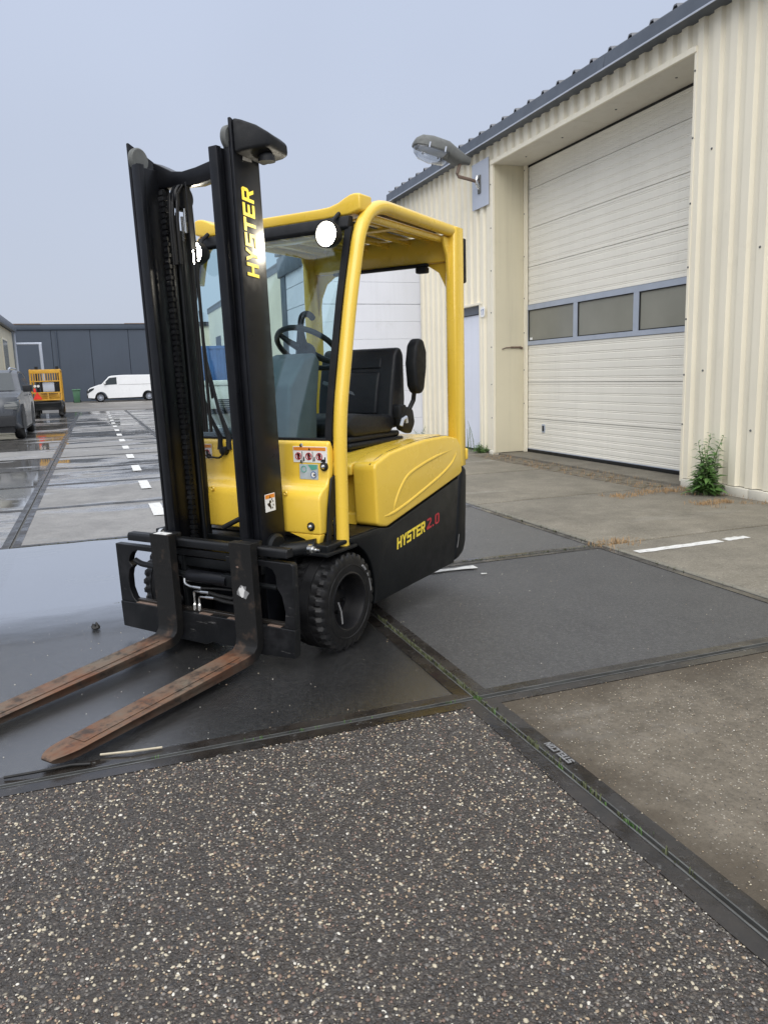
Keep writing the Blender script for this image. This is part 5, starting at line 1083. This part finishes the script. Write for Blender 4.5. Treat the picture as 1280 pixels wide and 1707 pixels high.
# ---- cab: column, steering wheel, seat
pr('steering_pod', [(-.24, .53), (-.20, .96), (-.235, 1.20), (-.36, 1.33), (-.46, 1.36), (-.50, 1.32), (-.46, 1.10), (-.42, .53)], -.13, .13, 'greyplastic', .02, seg=3)
bx('dash_panel', (-.36, -.44, .80), (-.10, -.135, .985), 'plastic', .02)
WT = R(37); nrm = Vector((-math.sin(WT), 0, math.cos(WT))); e1 = Vector((math.cos(WT), 0, math.sin(WT))); e2 = Vector((0, 1, 0)); c0 = Vector((-.57, 0, 1.385))
q = MB(); q.tube([c0+e1*(.168*math.cos(2*math.pi*i/40))+e2*(.168*math.sin(2*math.pi*i/40)) for i in range(40)], .0145, 10, True); sw = q.build('steering_wheel', M['vinyl'], fk, ang=80)
for a in (20, 140, 200, 320):
    q = MB(); d = e1*math.cos(R(a))+e2*math.sin(R(a)); q.tube([c0-nrm*.02+d*.02, c0-nrm*.015+d*.10, c0+d*.165], [.022, .016, .012], 8); q.build('spoke', M['vinyl'], sw)
q = MB(); q.tube([c0-nrm*.10, c0-nrm*.0, c0+nrm*.012], [.05, .045, .035], 18); q.build('hub', M['vinyl'], sw)
tb('grab_handle', fillet([(-.84, -.30, 1.12), (-.88, -.28, 1.45), (-.88, -.26, 1.585), (-.84, -.18, 1.59), (-.82, -.14, 1.56)], .04), .018, 'plastic', 10)
tb('direction_lever', [(-.215, .462, 1.44), (-.25, .43, 1.44), (-.30, .40, 1.44)], [.012, .012, .016], 'plastic', 8)
q = MB(); q.lathe([(0, -.02), (.018, -.018), (.024, 0), (.018, .018), (0, .02)], (-.31, .395, 1.44), 'y', 12); q.build('lever_knob', M['plastic'], fk)
# seat
q = MB(); q.prism([(-.975, .99), (-1.0, 1.15), (-1.045, 1.345), (-1.075, 1.385), (-1.115, 1.39), (-1.145, 1.35), (-1.15, 1.10), (-1.13, .95), (-1.02, .94)], -.252, .252); sb_ = q.build('seat_backrest', M['vinyl'], fk, .042, 5, 60)
q = MB(); q.prism([(-.955, 1.02), (-.985, 1.16), (-1.012, 1.255), (-1.04, 1.26), (-1.02, 1.02)], -.165, .165); q.build('back_cushion', M['vinyl'], sb_, .016, 3, 60)
q = MB(); q.prism([(-1.02, 1.275), (-1.045, 1.345), (-1.07, 1.345), (-1.05, 1.27)], -.165, .165); q.build('back_cushion', M['vinyl'], sb_, .010, 3, 60)
q = MB(); q.prism([(-.53, .975), (-.55, 1.02), (-.62, 1.045), (-.80, 1.03), (-1.02, 1.02), (-1.05, .96), (-.98, .915), (-.60, .92)], -.25, .25); sc2 = q.build('seat_cushion', M['vinyl'], fk, .032, 4, 60)
for k, (z0, z1, g_) in enumerate(((.83, .862, .0), (.862, .892, .022), (.892, .925, .005))):
    bx('seat_bellows', (-1.09-g_, -.235-g_, z0), (-.575+g_, .235+g_, z1), 'vinyl', .012, 3)
tb('seat_belt', [(-1.03, .25, 1.045), (-1.0, .15, 1.09), (-.99, -.05, 1.15), (-1.02, -.22, 1.20)], .016, 'greyplastic', 6)
bx('belt_buckle', (-1.08, .245, .99), (-1.00, .30, 1.07), 'plastic', .014, 3)
pr('seat_side_cover', [(-1.02, .93), (-1.0, 1.0), (-1.08, 1.06), (-1.15, 1.04), (-1.17, .96), (-1.12, .90)], .255, .305, 'plastic', .015)
tb('recline_lever', [(-.985, .312, .955), (-1.0, .316, .99), (-1.035, .316, 1.0), (-1.05, .312, .97)], .010, 'plate', 8)
tb('slide_lever', [(-.66, .262, .838), (-.72, .266, .84), (-.77, .262, .842)], .010, 'plate', 8)
pr('armrest', [(-1.13, 1.13), (-1.10, 1.17), (-1.085, 1.30), (-1.11, 1.40), (-1.15, 1.435), (-1.20, 1.43), (-1.235, 1.36), (-1.23, 1.27), (-1.20, 1.15), (-1.17, 1.125)], .285, .355, 'plastic', .024, seg=4, ang=60)
tb('armrest_bracket', [(-1.15, .31, 1.14), (-1.155, .30, 1.09), (-1.11, .29, 1.03)], .014, 'plastic', 8)
bx('floor_console', (-.56, -.40, .52), (-.40, -.10, .95), 'plastic', .02)
